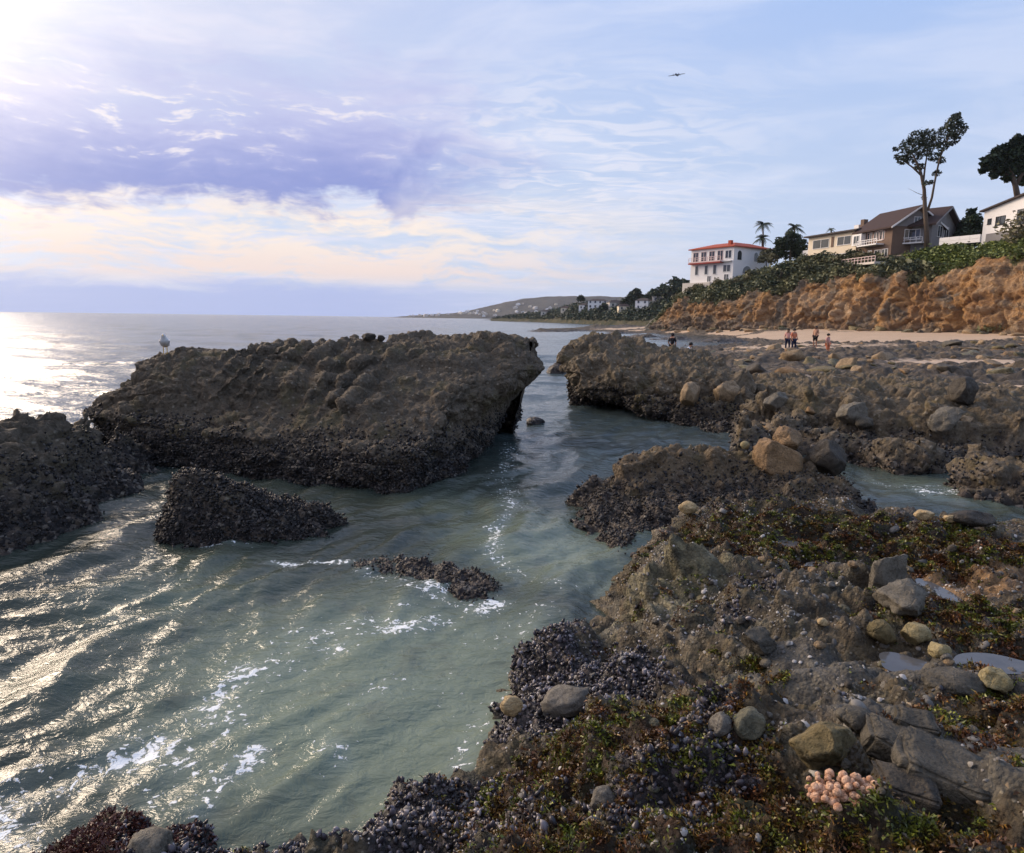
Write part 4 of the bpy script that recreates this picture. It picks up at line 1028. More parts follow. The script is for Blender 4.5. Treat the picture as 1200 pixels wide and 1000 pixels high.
def scatter_pieces():
    r_ = np.random.default_rng(77)
    V, N, at = SURF['shelf']
    # vertex density falls with distance squared: weight by area per vertex ~ Y^2
    area = V[:, 1] ** 2
    vis = (V[:, 2] > 0.02) & (V[:, 1] > 1.3)
    # --- mussels
    MV, MF = mussel_shape()
    w = area * vis * sst(at['mussel'], 0.30, 0.75) * (V[:, 1] < 7)
    n = 10500
    k = pick(V, w, n, r_)
    tilt = r_.normal(0, 0.75, (n, 3)); nn = N[k] + tilt; nn /= np.linalg.norm(nn, axis=1)[:, None]
    rot = rot_from(nn, r_.uniform(0, 6.28, n))
    L = r_.lognormal(math.log(0.034), 0.28, n); sc = np.c_[L, L, L]
    pos = V[k] + r_.normal(0, 0.006, (n, 3)) - nn * (L * 0.30)[:, None]
    d = np.linalg.norm(pos - EYE, axis=1)
    # the ones that show largest are single shells
    fr = ray(600, 500)
    big = np.argsort(-(L / d) * (pos[:, 1] > 1.6) * (np.abs(pos[:, 0]) < 0.78 * pos[:, 1] + .2))[:280]
    rest = np.setdiff1d(np.arange(n), big)
    v, f = repeat(MV, MF, pos[rest], rot[rest], sc[rest])
    o = link('mussel_bed', mesh_np('mussel_bed', v, f, [M_MUSSEL], True, {'rnd': np.repeat(r_.uniform(0, 1, len(rest)), len(MV))}))
    meta(o, 'dense bed of small blue black mussels on the shelf', kind='stuff')
    protos = []
    for q in range(6):
        protos.append(mesh_np('mussel', MV, MF, [M_MUSSEL], True, {'rnd': np.full(len(MV), 0.25 + 0.13 * q)}))
    for q, j in enumerate(big):
        o = link('mussel', protos[q % 6])
        m4 = Matrix.Identity(4)
        for a in range(3):
            for b in range(3): m4[a][b] = rot[j][a][b] * L[j]
            m4[a][3] = pos[j][a]
        o.matrix_world = m4
        meta(o, 'single large blue black mussel standing proud of the bed', 'mussel', 'mussels standing proud on the rock shelf')
    # --- barnacles and shell grit
    bv = np.array([(math.cos(a) * r, math.sin(a) * r, h) for r, h in ((1, 0), (0.45, 0.8)) for a in np.linspace(0, 2 * np.pi, 6, endpoint=False)] + [(0, 0, 0.55)])
    bf = [(i, (i + 1) % 6, 6 + (i + 1) % 6) for i in range(6)] + [(i, 6 + (i + 1) % 6, 6 + i) for i in range(6)] + [(6 + i, 6 + (i + 1) % 6, 12) for i in range(6)]
    n = 15000
    patch = sst(fbm(V, 3.2, 3, 0.6, off=91), 0.12, 0.35)
    w = area * vis * (0.06 + patch) * (1 - 0.8 * at['mud']) * (V[:, 1] < 9)
    k = pick(V, w, n, r_); nn = N[k] + r_.normal(0, 0.2, (n, 3))
    s = r_.lognormal(math.log(0.0068), 0.42, n)
    v, f = repeat(bv, np.array(bf), V[k] + r_.normal(0, .005, (n, 3)), rot_from(nn, r_.uniform(0, 6.28, n)), np.c_[s, s, s * r_.uniform(.5, 1.1, n)])
    o = link('barnacles', mesh_np('barnacles', v, f, [M_BARN], True, {'rnd': np.repeat(r_.uniform(0, 1, n), len(bv))}))
    meta(o, 'scattered pale barnacles and shell grit on the shelf', kind='stuff')
    # --- pebbles, dull, everywhere
    pv, pf = boulder(5, 2, 3)
    n = 2600
    w = area * vis * (0.15 + at['mud'] * 0.2 + patch * .4) * (V[:, 1] < 9.5)
    k = pick(V, w, n, r_); s = r_.lognormal(math.log(0.013), 0.45, n)
    v, f = repeat(pv, pf, V[k], rot_from(N[k] + r_.normal(0, .2, (n, 3)), r_.uniform(0, 6.28, n)), np.c_[s * r_.uniform(.8, 1.5, n), s, s * .6])
    o = link('pebbles', mesh_np('pebbles', v, f, [M_PEB], True, {'rnd': np.repeat(r_.uniform(0, 1, n), len(pv))}))
    meta(o, 'small dull pebbles and shell fragments strewn over the shelf', kind='stuff')
    # --- turf weed: curled short blades
    def blades(n, w, lmean, name, mat, label, wid=0.0022, spread=.9):
        k = pick(V, w, n, r_)
        root = V[k] + r_.normal(0, 0.012, (n, 3)) * np.array([1, 1, .3])
        u = N[k] * 0.8 + r_.normal(0, spread * 0.6, (n, 3)); u /= np.linalg.norm(u, axis=1)[:, None]
        side = np.cross(u, r_.normal(size=(n, 3))); side /= np.linalg.norm(side, axis=1)[:, None]
        L = r_.lognormal(math.log(lmean), 0.35, n)[:, None]
        wd = (wid * r_.uniform(.7, 1.8, n))[:, None] * (1 + 0.12 * root[:, [1]])
        bend = r_.normal(0, .5, (n, 3)) * L
        p0 = root - u * 0.003; p1 = root + u * L * 0.5; p2 = root + u * L * .9 + bend * .5 - np.array([0, 0, .15]) * L
        v = np.stack([p0, p1 + side * wd * 1.5, p2, p1 - side * wd * 1.5], 1)
        f = np.arange(4 * n).reshape(n, 4)
        cl = np.repeat(np.clip(r_.normal(.5, .25, n), 0, 1), 4)
        cl = np.clip(cl, 0, 1)
        o = link(name, mesh_np(name, v.reshape(-1, 3), f.reshape(-1, 4), [mat], True, {'rnd': cl}))
        meta(o, label, kind='stuff')
    tuft = sst(fbm(V, 9.0, 3, 0.6, off=66), -0.08, 0.22) ** 1.5
    leftrock = sst(-V[:, 0], 1.55, 1.9)
    w = area * vis * sst(at['weed'], 0.28, 0.6) * (0.04 + tuft) * (1 - leftrock) * sst(-V[:, 1], -8.5, -6)
    blades(300000, w, 0.017, 'turf_weed', M_WEED, 'short brown and olive seaweed turf carpeting the shelf')
    w = area * vis * sst(at['weed'], 0.2, 0.6) * (0.2 + tuft) * leftrock * (V[:, 1] < 5)
    blades(36000, w, 0.020, 'red_weed', M_REDWEED, 'dark red seaweed on the low rock edge by the water')
M_PEB = shell_mat('pebble', [(0, (0.07, 0.065, 0.06)), (0.6, (0.15, 0.14, 0.125)), (0.92, (0.27, 0.25, 0.22)), (1, (0.62, 0.58, 0.53))], 0.7)
scatter_pieces()

# crusts of mussels on the sea rocks, far enough to be grain
def crust(key, n, zmax, size, seed, name, label):
    r_ = np.random.default_rng(seed)
    V, N = SURF[key]
    ar = np.ones(len(V)); w = ar * sst(-(V[:, 2] + 0.5 * fbm(V, 1.2, 3)), -zmax - .3, -zmax + .3) * (V[:, 2] > -.05) * (N[:, 1] < 0.45)
    k = pick(V, w, n, r_)
    bv = np.array([(0, 0, -.2), (.5, .1, .3), (-.1, .42, .35), (-.5, -.1, .3), (.1, -.42, .35), (0, 0, 1.0)])
    bf = np.array([(0, 2, 1), (0, 3, 2), (0, 4, 3), (0, 1, 4), (5, 1, 2), (5, 2, 3), (5, 3, 4), (5, 4, 1)])
    nn = N[k] + r_.normal(0, .7, (n, 3)); s = r_.lognormal(math.log(size), .3, n)
    v, f = repeat(bv, bf, V[k] + r_.normal(0, size * .4, (n, 3)), rot_from(nn, r_.uniform(0, 6.28, n)), np.c_[s * .8, s * .8, s])
    o = link(name, mesh_np(name, v, f, [M_CRUST], True, {'rnd': np.repeat(r_.uniform(0, 0.96, n), len(bv))}))
    meta(o, label, kind='stuff')
crust('big', 9000, 0.75, 0.055, 1, 'mussel_crust', 'crust of mussels on the lower face of the long slab')
crust('shore_rock', 7000, 1.1, 0.050, 2, 'mussel_crust', 'crust of mussels over the rounded shore rock')
crust('pool_rock', 4500, 0.9, 0.042, 3, 'mussel_crust', 'crust of mussels on the block in the pool')
crust('mid_rock', 9000, 0.65, 0.042, 4, 'mussel_crust', 'crust of mussels over the brown middle rock')
crust('awash_rock', 800, 0.6, 0.03, 5, 'mussel_crust', 'crust of mussels on the awash rock')
crust('head_rock' if 'head_rock' in SURF else 'head', 4000, 0.7, 0.08, 6, 'mussel_crust', 'crust of mussels round the foot of the rock head')
crust('ledge_rock', 6000, 0.55, 0.075, 8, 'mussel_crust', 'crust of mussels along the foot of the ledge')

# ------------------------------------------------------------------ loose stones on the shelf
_SV, _SN, _ = SURF['shelf']
def top_at(px, py):
    """point of the finished shelf nearest to the sight line, in front"""
    d = ray(px, py); d = d / np.linalg.norm(d)
    q = _SV - EYE; t = q @ d; off = np.linalg.norm(q - t[:, None] * d, axis=1) / np.maximum(t, .1)
    c = np.argsort(off)[:12]; j = c[np.argmin(t[c])]
    return _SV[j]
def shelf_stone(px, py, wpx, hpx, mat, label, seed, rot=(0, 0, 0), dep=0.8, sink=0.35, **kw):
    """px,py = centre of its foot, wpx/hpx = width and height it shows"""
    p = top_at(px, py); s = np.linalg.norm(p - EYE) / FPX
    w, h = wpx * s / 2, hpx * s / 2
    group = kw.pop('group', None); cat = kw.pop('cat', 'stone'); name = kw.pop('name', 'stone')
    return stone(name, p + np.array([0, 0, h * (1 - sink)]), (w, w * dep, h), rot, mat, label, seed, group=group, cat=cat, **kw)
shelf_stone(1058, 716, 66, 42, M_ST['grey'], 'smooth grey cracked boulder beside a leaning slab on the shelf', 201, (8, -12, 20), 0.75, .3, cat='boulder', name='boulder', flat=11, depth=.6)
shelf_stone(1040, 694, 52, 52, M_ST['grey'], 'upright split grey slab leaning behind the cracked boulder', 202, (12, -38, 15), 0.45, .3, cat='boulder', name='boulder', flat=8)
shelf_stone(885, 758, 48, 32, M_ST['slate'], 'dark grey wedge-shaped stone on smooth mud', 203, (8, 14, 30), .8, .3, flat=9, depth=.6)
shelf_stone(1073, 748, 36, 26, M_ST['yellow'], 'pale yellowish rounded cobble near the cracked boulder', 204, (0, 0, 20), .85)
shelf_stone(1099, 763, 25, 17, M_ST['yellow'], 'smaller yellowish cobble next to the pale rounded cobble', 205, (0, 0, 60), .85)
shelf_stone(1036, 748, 30, 26, M_ST['olive'], 'mustard-stained stone standing near the yellowish cobbles', 206, (0, 20, 0), .8)
shelf_stone(964, 734, 12, 9, M_ST['cream'], 'tiny cream pebble lying on the grey gravel', 207, sub=3)
shelf_stone(955, 892, 84, 56, M_ST['olive'], 'olive brown pointed rock with a pale ridge beside the pink crust', 211, (12, 18, 25), .8, .45, cat='rock', name='ridge_rock', flat=9, depth=.6)
shelf_stone(663, 826, 62, 36, M_ST['lichen'], 'flat bluish grey stone set among mussels', 212, (-25, -10, 10), .8, .75)
shelf_stone(597, 838, 26, 24, M_ST['cream'], 'cream stone lodged at the water edge of the shelf', 213, (0, 20, 0), .8, .3)
shelf_stone(806, 597, 22, 15, M_ST['cream'], 'cream stone on the far lip above the weathered knob', 214, (0, 0, 0), .8, .3)
shelf_stone(1085, 606, 20, 11, M_ST['cream'], 'pale stone on the lip of the shelf above the channel', 215, (0, 0, 0), .8, .3)
shelf_stone(1116, 610, 13, 8, M_ST['cream'], 'smaller pale stone along the lip above the channel', 216, (0, 0, 0), .8, .3)
shelf_stone(1137, 608, 44, 15, M_ST['dark'], 'flat dark stone on the lip beside the pale stones', 217, (0, 0, 0), .6, .3)
shelf_stone(1168, 800, 34, 24, M_ST['yellow'], 'greenish cobble half sunk beside the wet mud', 218, (0, 0, 30), .8, .5)
shelf_stone(1000, 845, 40, 22, M_ST['slate'], 'flat slate stone above the layered slabs', 219, (5, 5, 10), .8, .4)
shelf_stone(705, 940, 30, 26, M_ST['lichen'], 'grey stone peeping out of the weed turf', 220, (0, 0, 0), .8, .75)
shelf_stone(178, 1000, 42, 26, M_ST['grey'], 'grey stone caught between red weed and mussels', 221, (0, 10, 0), .8, .4)
shelf_stone(880, 848, 40, 30, M_ST['green'], 'rough greenish lump on the grey slope', 222, (0, 0, 50), .8, .75)
shelf_stone(838, 850, 30, 26, M_ST['lichen'], 'rounded grey lump beside the greenish one', 223, (0, 0, 50), .8, .75)
shelf_stone(1120, 800, 60, 20, M_ST['slate'], 'low dark stone half buried in the shelf mud', 224, (0, 0, 10), .7, .5)
def slab(px, py, wpx, hpx, thick, rz, tilt, mat, label):
    p = top_at(px, py); s = np.linalg.norm(p - EYE) / FPX
    w, dpt = wpx * s / 2, hpx * s / 2 * 1.5
    bm = bmesh.new(); bmesh.ops.create_cube(bm, size=2.0)
    bmesh.ops.bevel(bm, geom=bm.edges[:], offset=0.16, segments=2, affect='EDGES')
    bmesh.ops.subdivide_edges(bm, edges=bm.edges[:], cuts=5, use_grid_fill=True)
    bmesh.ops.triangulate(bm, faces=bm.faces[:])
    V = np.array([v.co[:] for v in bm.verts]); Fq = np.array([[v.index for v in f.verts] for f in bm.faces]); bm.free()
    V[:, 0] *= 1 + 0.16 * pnoise(np.c_[V[:, 1:3] * .8, np.full(len(V), px * .1)]); V[:, 1] *= 1 + 0.2 * pnoise(np.c_[V[:, 0], V[:, 0] * .3, np.full(len(V), py * .1)])
    V = V * np.array([w, dpt, thick]) ; V += 0.018 * np.c_[pnoise(V * 9), pnoise(V * 9 + 5), pnoise(V * 9 + 9)]
    E = np.array(Euler((R(tilt[0]), R(tilt[1]), R(rz))).to_matrix())
    V = V @ E.T
    zb = V[:, 2].min(); V[:, 2] -= zb
    o = link('slate_slab', mesh_np('slate_slab', V, Fq, [mat], True), None, (p[0], p[1], p[2] + zb + thick * .3))
    meta(o, label, 'slab')
slab(1058, 872, 66, 30, .045, -28, (6, 8), M_ST['slate'], 'uppermost dark slate slab of the layered pair below the mud')
slab(1105, 905, 74, 40, .055, -28, (8, 10), M_ST['slate'], 'lower thick slate slab with a broken end')
slab(1060, 922, 50, 30, .05, -20, (4, 2), M_ST['dark'], 'black slab in shadow under the slate slabs')
slab(1072, 850, 34, 18, .05, -22, (10, 6), M_ST['slate'], 'small slate block above the layered slabs')

# pink crust: a knobbly lump of coralline and shell
def pink_crust():
    r_ = np.random.default_rng(9)
    p = top_at(990, 925); s = np.linalg.norm(p - EYE) / FPX
    V0, F0 = boulder(61, 2, 0, rough=.5)
    root = empty('coral_crust', p)
    meta(root, 'knobbly pale pink crust on the shelf among green weed', 'crust')
    for k in range(130):
        u = r_.uniform(-1, 1); z = (1 - u * u) * 15 * s + r_.normal(0, 2 * s)
        q = np.array([u * 36 * s, r_.normal(0, 9 * s), max(0.004, z * r_.uniform(.1, 1.0))])
        sc = np.array([1, 1, .85]) * r_.uniform(2.2, 4.6) * s
        link('knob', mesh_np('knob', V0 * sc, F0, [M_ST['pink']], True), root, q)
pink_crust()
# small cobbles of no distinct look
r_ = np.random.default_rng(15)
cob = [mesh_np('cobble', boulder(300 + k, 3, 5)[0] * np.array([1, .8, .6]), boulder(300 + k, 3, 5)[1], [M_ST[m]], True) for k, m in enumerate(('grey', 'slate', 'green', 'tan', 'lichen', 'dark'))]
for k in range(70):
    px, py = r_.uniform(760, 1195), 605 + 370 * r_.uniform(0, 1) ** 1.0
    p = top_at(px, py); s = np.linalg.norm(p - EYE) / FPX
    o = link('cobble', cob[k % 6], None, p + np.array([0, 0, .2 * s]))
    w = r_.uniform(2.5, 7) * s; o.scale = (w, w, w); o.rotation_euler = (r_.normal(0, .2), r_.normal(0, .2), r_.uniform(0, 6))
    meta(o, 'small rough cobble lying loose on the rock shelf', 'cobble', 'cobbles strewn over the rock shelf')
# ------------------------------------------------------------------ beach and platform behind the ledge
CL = [(780, 174), (800, 168), (825, 159), (850, 152), (900, 143), (950, 135), (1000, 126), (1050, 118), (1100, 111), (1150, 104), (1200, 97), (1270, 89), (1350, 81)]
def beach():
    c = []
    c += [np.array(q) for q in ((1, 20, -.9), (2.5, 22, -.9), (4, 22, -.9), (5, 20, -.9), (6.5, 20, -.7), (3, 26, -.9), (5, 26, -.8), (3, 32, -.9), (6, 33, -.7), (2, 45, -.9), (4, 60, -.9), (8, 24, .2))]
    for q in ((700, 418, -.6), (760, 416, -.3), (700, 405, -.8), (800, 406, -.5), (840, 403, -.5), (872, 401, -.2), (760, 398, -.7), (820, 397, -.4), (690, 396, -.8), (640, 400, -.9)):
        c.append(pz(*q))
    for q in ((775, 425, .75), (800, 424, .72), (830, 426, .8), (860, 418, .7), (880, 413, .65), (870, 440, .95), (930, 440, .95), (1000, 440, 1.0), (1100, 440, 1.0), (1200, 455, .95), (1300, 460, .95), (1200, 430, 1.1),
              (1000, 420, 1.05), (1100, 418, 1.15), (900, 424, .9), (950, 414, .95), (1300, 430, 1.1), (900, 406, .5), (930, 404, .8), (1000, 404, 1.15), (1100, 404, 1.25), (1200, 406, 1.35)):
        c.append(pz(*q))
    for px, Y in CL:
        b = py_(px, 386, Y); z = 1.9 if px > 880 else (1.5 if px > 820 else .9)
        c.append(np.array([b[0], b[1], z])); c.append(np.array([b[0] + 8, b[1] + 6, z + .6]))
        a = py_(px, 386, Y - 14); c.append(np.array([a[0], a[1], 1.35 if px > 890 else -.3]))
    c += [np.array([18, 21, .9]), np.array([30, 25, 1.0]), np.array([45, 40, 1.2]), np.array([70, 60, 1.5]), np.array([20, 210, .5]), np.array([33, 195, .3])]
    f = rbf(c)
    rad = np.geomspace(21, 215, 430); tt = np.linspace(0.02, 1.05, 420)
    yy, tx = np.meshgrid(rad, tt, indexing='ij'); X, Y = tx * yy, yy
    V = np.c_[X.ravel(), Y.ravel(), f(X, Y).ravel()]; Q = grid_quads(*X.shape)[:, ::-1]
    V, Q, _ = prune(V, Q, V[:, 2] > -0.5)
    if normals_of(V, Q)[:, 2].mean() < 0: Q = Q[:, ::-1]
    # broken rock flats between strips of sand
    s1 = V[:, 1] * 0.95 - V[:, 0] * 0.25
    k = sst(np.sin(s1 * 0.33 + 1.4 * pnoise(V * .07) + 0.9) + 0.9 * fbm(V, 0.12, 3, off=4), -0.55, 0.1)
    sand = np.zeros(len(V))
    for px, py, rx, ry in ((900, 440, 2.0, 2.0), (950, 443, 2, 1.4), (1190, 455, 3.6, 2.2), (1170, 428, 4, 1.5), (1000, 396, 26, 18), (920, 403, 7, 7), (1150, 394, 30, 13)):
        q = pz(px, py, 1.0); sand = np.maximum(sand, np.exp(-((V[:, 0] - q[0]) / rx) ** 2 - ((V[:, 1] - q[1]) / ry) ** 2))
    rocky = np.clip(k * .45 + .62 - 1.1 * sand - .35 * sst(V[:, 1], 80, 100), 0, 1)
    rocky = np.maximum(rocky, sst(-V[:, 2], -.45, -.1))
    d, i = worley(V, .55, 2); d2, i2 = worley(V, 1.4, 9)
    D = rocky * (0.55 * (0.6 - d) * (.25 + i) + .34 * (.6 - d2) * (.3 + i2) + .34 * fbm(V, .7, 4, .6) + .16 * blocks(V, .8, 3)) + 0.03 * fbm(V, .3, 3)
    V[:, 2] += D
    meta(link('beach', mesh_np('beach', V, Q, [M_SAND], True, {'rocky': rocky})), 'sandy beach broken by low rocky flats', kind='structure')
    SURF['beach'] = (V, normals_of(V, Q), rocky)
beach()
_BV, _BN, _BR = SURF['beach']
def beach_at(x, y):
    return _BV[np.argmin((_BV[:, 0] - x) ** 2 + (_BV[:, 1] - y) ** 2)]

# boulders on ledge and flats
LV = SURF['ledge_rock'][0]
def near_sight(Vs, px, py):
    d = ray(px, py); d = d / np.linalg.norm(d); q = Vs - EYE; t = q @ d
    off = np.linalg.norm(q - t[:, None] * d, axis=1) / np.maximum(t, .1)
    c = np.argsort(off)[:8]; return Vs[c[np.argmin(t[c])]]
def ledge_stone(px, py, wpx, hpx, mat, label, seed, rot, dep=.8, sink=.35, src=None, name='boulder', **kw):
    p = near_sight(LV if src is None else src, px, py); s = np.linalg.norm(p - EYE) / FPX
    w, h = wpx * s / 2.5, hpx * s / 2.3
    stone(name, p + np.array([0, 0, h * (1 - sink)]), (w, w * dep, h), rot, mat, label, seed, cat='boulder', **kw)
ledge_stone(1000, 495, 46, 36, M_ST['grey'], 'rounded grey boulder resting on the ledge above the channel', 401, (0, -30, 20), .7, .3, flat=12, depth=.58)
ledge_stone(1017, 498, 24, 16, M_ST['slate'], 'small grey stone tucked against the rounded grey boulder', 402, (0, -10, 0))
ledge_stone(1112, 500, 52, 30, M_ST['grey'], 'long dark boulder lying on the weedy ledge', 403, (0, -32, 10), .6, .3, flat=12, depth=.58)
ledge_stone(1128, 470, 46, 34, M_ST['dark'], 'dark block standing on the ledge behind the long dark boulder', 404, (0, 10, 40), .8, .3, flat=8)
ledge_stone(905, 478, 44, 30, M_ST['grey'], 'tilted slate boulder against the rock head', 405, (0, -35, 20), .6, .3, flat=12, depth=.58)
ledge_stone(850, 468, 40, 34, M_ST['tan'], 'tan knuckle of rock leaning on the rock head', 406, (10, 0, 20), .8, .4, src=SURF['head'][0], flat=7)
ledge_stone(808, 470, 44, 36, M_ST['tan'], 'pale rib of rock on the flank of the rock head', 407, (10, -30, 50), .6, .5, src=SURF['head'][0], flat=7)
r_ = np.random.default_rng(33)
protoR = [mesh_np('flat_rock', boulder(500 + k, 3, 9, depth=.58, rough=.22)[0], boulder(500 + k, 3, 7)[1], [M_ST[m]], True) for k, m in enumerate(('tan', 'slate', 'brown', 'tan', 'olive', 'tan', 'green', 'dark'))]
cand = np.where((_BR > .55) & (_BV[:, 2] > .3) & (_BV[:, 1] < 100) & (_BV[:, 0] < .80 * _BV[:, 1]) & (_BV[:, 0] > .2 * _BV[:, 1]))[0]
for k in range(280):
    p = _BV[r_.choice(cand)]
    o = link('flat_rock', protoR[k % 8], None, p); s = min(.75, r_.lognormal(math.log(.27), .45)) * (1 + .006 * p[1])
    o.scale = (s * r_.uniform(.9, 1.6), s, s * r_.uniform(.45, .85)); o.rotation_euler = (r_.normal(0, .2), r_.normal(0, .2), r_.uniform(0, 6.28))
    meta(o, 'weathered rock lying on the low rocky flats behind the ledge', 'rock', 'rocks strewn over the beach flats')
cand = np.where((LV[:, 2] > .5))[0]
for k in range(60):
    p = LV[r_.choice(cand)]
    o = link('ledge_block', protoR[k % 8], None, p); s = r_.lognormal(math.log(.17), .4)
    o.scale = (s * r_.uniform(.9, 1.6), s, s * r_.uniform(.5, .9)); o.rotation_euler = (r_.normal(0, .3), r_.normal(0, .3), r_.uniform(0, 6.28))
    meta(o, 'broken rock lodged on the tan ledge along the channel', 'rock', 'broken rocks on the ledge')

ledge_stone(432, 400, 20, 12, M_ST['dark'], 'dark knob of stone perched midway along the slab crest', 411, (0, 0, 0), .8, .3, src=SURF['big'][0], name='stone')
ledge_stone(447, 399, 13, 9, M_ST['dark'], 'smaller dark stone next to the perched knob on the slab', 412, (0, 0, 0), .8, .3, src=SURF['big'][0], name='stone')

# ------------------------------------------------------------------ cliff
def cliff():
    TOP = {780: (372, 368), 800: (352, 346), 825: (345, 340), 850: (350, 333), 900: (341, 316), 950: (338, 305), 1000: (330, 303), 1050: (326, 304), 1100: (328, 293), 1150: (316, 291), 1200: (300, 284), 1270: (262, 258), 1350: (205, 190)}
    ctrl = []
    for px, Y in CL:
        a, b = TOP[px]
        base = py_(px, 390, Y); base[2] = 0.2
        foot = py_(px, 386 if px > 820 else 388, Y + .4)
        ct = py_(px, a, Y + 4.5); lip = py_(px, b, Y + 11)
        n = np.array([.83, .55, 0])
        ctrl.append([base, foot, foot * .55 + ct * .45 + np.array([-.3, 0, .4]), ct, (ct + lip) / 2 + np.array([0, 0, .3]), lip, lip + n * 8 + (0, 0, .25), lip + n * 60 + (0, 0, 1.0)])
    # close the seaward end
    e = np.array(ctrl[0]); c0 = e.copy(); c0[:, 0] -= 1.5; c0[:, 1] += 6; c0[:, 2] = np.minimum(c0[:, 2] * .4, 2.0)
    ctrl = [list(c0)] + ctrl
    V, Q = loft(ctrl, 620, 150)
    if normals_of(V, Q)[:, 2].mean() < 0: Q = Q[:, ::-1]
    vv = np.tile(np.linspace(0, 7, 150), 620)          # 0 base .. 3 bare top .. 5 lip .. 7 back
    N = normals_of(V, Q); Nh = N * np.array([1, 1, .25])
    # gullies and buttresses run down the face
    al = V[:, 0] * -.55 + V[:, 1] * .83
    q = np.c_[al * .11, V[:, 2] * .03, np.zeros(len(V))]
    gul = fbm(q, 1.0, 4, .55, off=5, ridged=True)
    face = sst(vv, .4, 1.2) * sst(-vv, -4.6, -3.2)
    D = face * (2.6 * gul + 1.3 * fbm(V, .16, 5, .6, off=2) + .7 * fbm(V, .55, 4, .6, off=7) + .6 * blocks(V, .28, 3) + .35 * blocks(V, .9, 4) + .35 * fbm(V, 1.4, 3, .6, off=70))
    st = V[:, 2] * .55 + .8 * fbm(V, .08, 3) + al * .03; fr = st - np.floor(st)
    D += face * .16 * (sst(fr, 0, .8) - sst(fr, .8, 1))
    D += sst(vv, 3.2, 4) * sst(-vv, -6, -5) * .7 * fbm(V, .25, 4, .6, off=9)
    V = V + Nh * D[:, None]
    veg = sst(vv + 1.9 * fbm(V, .08, 4, .6, off=31) - .7 * gul, 2.5, 3.3) + .3 * sst(-vv, -.5, -.1) * 0
    veg = np.clip(veg, 0, 1)
    meta(link('sea_cliff', mesh_np('sea_cliff', V, Q, [M_CLIFF], True, {'veg': veg})), 'ochre sandstone sea cliff with scrub along its top', kind='structure')
    SURF['cliff'] = (V, normals_of(V, Q), veg, vv)
cliff()
KV, KN, KVEG, KVV = SURF['cliff']
def bluff_z(x, y):
    k = np.argsort((KV[:, 0] - x) ** 2 + (KV[:, 1] - y) ** 2)[:6]
    return float(KV[k, 2].max())

# ------------------------------------------------------------------ leaves
def leaf_quads(P, size, r_, up=.3):
    n = len(P); u = r_.normal(size=(n, 3)); u[:, 2] = np.abs(u[:, 2]) * up + u[:, 2] * (1 - up)
    u /= np.linalg.norm(u, axis=1)[:, None]
    w = np.cross(u, r_.normal(size=(n, 3))); w /= np.linalg.norm(w, axis=1)[:, None]
    s = (size * r_.lognormal(0, .3, n))[:, None]
    v = np.stack([P - u * s, P + w * s * .5, P + u * s, P - w * s * .5], 1).reshape(-1, 3)
    return v, np.arange(4 * n).reshape(n, 4), np.repeat(r_.uniform(0, 1, n), 4)
def clump_pts(c, r, n, r_, hollow=.35):
    d = r_.normal(size=(n, 3)); d /= np.linalg.norm(d, axis=1)[:, None]
    rr = (hollow + (1 - hollow) * r_.uniform(0, 1, n) ** .5)
    p = d * rr[:, None] * np.asarray(r)
    return np.asarray(c) + p * (1 + .35 * fbm(p + np.asarray(c), 1.3 / max(np.mean(r), .2), 2))[:, None]
def crown_mesh(clumps, size, mat, r_, dens=1.0, name='crown'):
    P = [clump_pts(c, r, max(12, int(dens * n)), r_) for c, r, n in clumps]
    v, f, a = leaf_quads(np.concatenate(P), size, r_)
    return mesh_np(name, v, f, [mat], False, {'rnd': a})
def shrub(name, base, w, h, mat, label, group, seed, size=.22, stem=True, n=260):
    r_ = np.random.default_rng(seed)
    root = empty(name, base)
    cl = []
    for k in range(7):
        a = r_.uniform(0, 6.28); q = r_.uniform(.1, .55)
        cl.append(((w * q * math.cos(a), w * q * math.sin(a), h * r_.uniform(.3, .72)), np.array([w * .36, w * .36, h * .3]) * r_.uniform(.7, 1.15), n // 7))
    link('crown', crown_mesh(cl, size, mat, r_), root)
    if stem:
        mb = MB()
        for k in range(4):
            a = r_.uniform(0, 6.28); mb.tube([(0, 0, -.4), (.15 * w * math.cos(a), .15 * w * math.sin(a), h * .35), (.32 * w * math.cos(a), .32 * w * math.sin(a), h * .7)], (.10, .07, .03), 5)
        mb.build('trunk', M_BARK, root)
    meta(root, label, 'shrub', group)
    return root

# scrub cover on the bluff (nobody could count it)
def scrub():
    r_ = np.random.default_rng(44)
    w = sst(KVEG, .35, .7) * (KVV < 5.6) * sst(fbm(KV, .22, 3, .6, off=3), -.45, .1)
    k = pick(KV, w, 42000, r_)
    P = KV[k] + KN[k] * r_.uniform(.0, .55, len(k))[:, None] + r_.normal(0, .25, (len(k), 3))
    ice = KV[k, 0] > py_(1055, 300, 128)[0]
    for sel, mat, nm, lb, sz in ((~ice, M_SHRUB, 'scrub_cover', 'low grey green scrub covering the bluff edge', .30), (ice, M_ICE, 'iceplant_cover', 'bright green iceplant trailing over the cliff edge', .26)):
        v, f, a = leaf_quads(P[sel], sz, r_, .6)
        meta(link(nm, mesh_np(nm, v, f, [mat], False, {'rnd': a})), lb, kind='stuff')
scrub()
r_ = np.random.default_rng(45)
cand = np.where((KVEG > .6) & (KVV > 2.6) & (KVV < 5.1))[0]
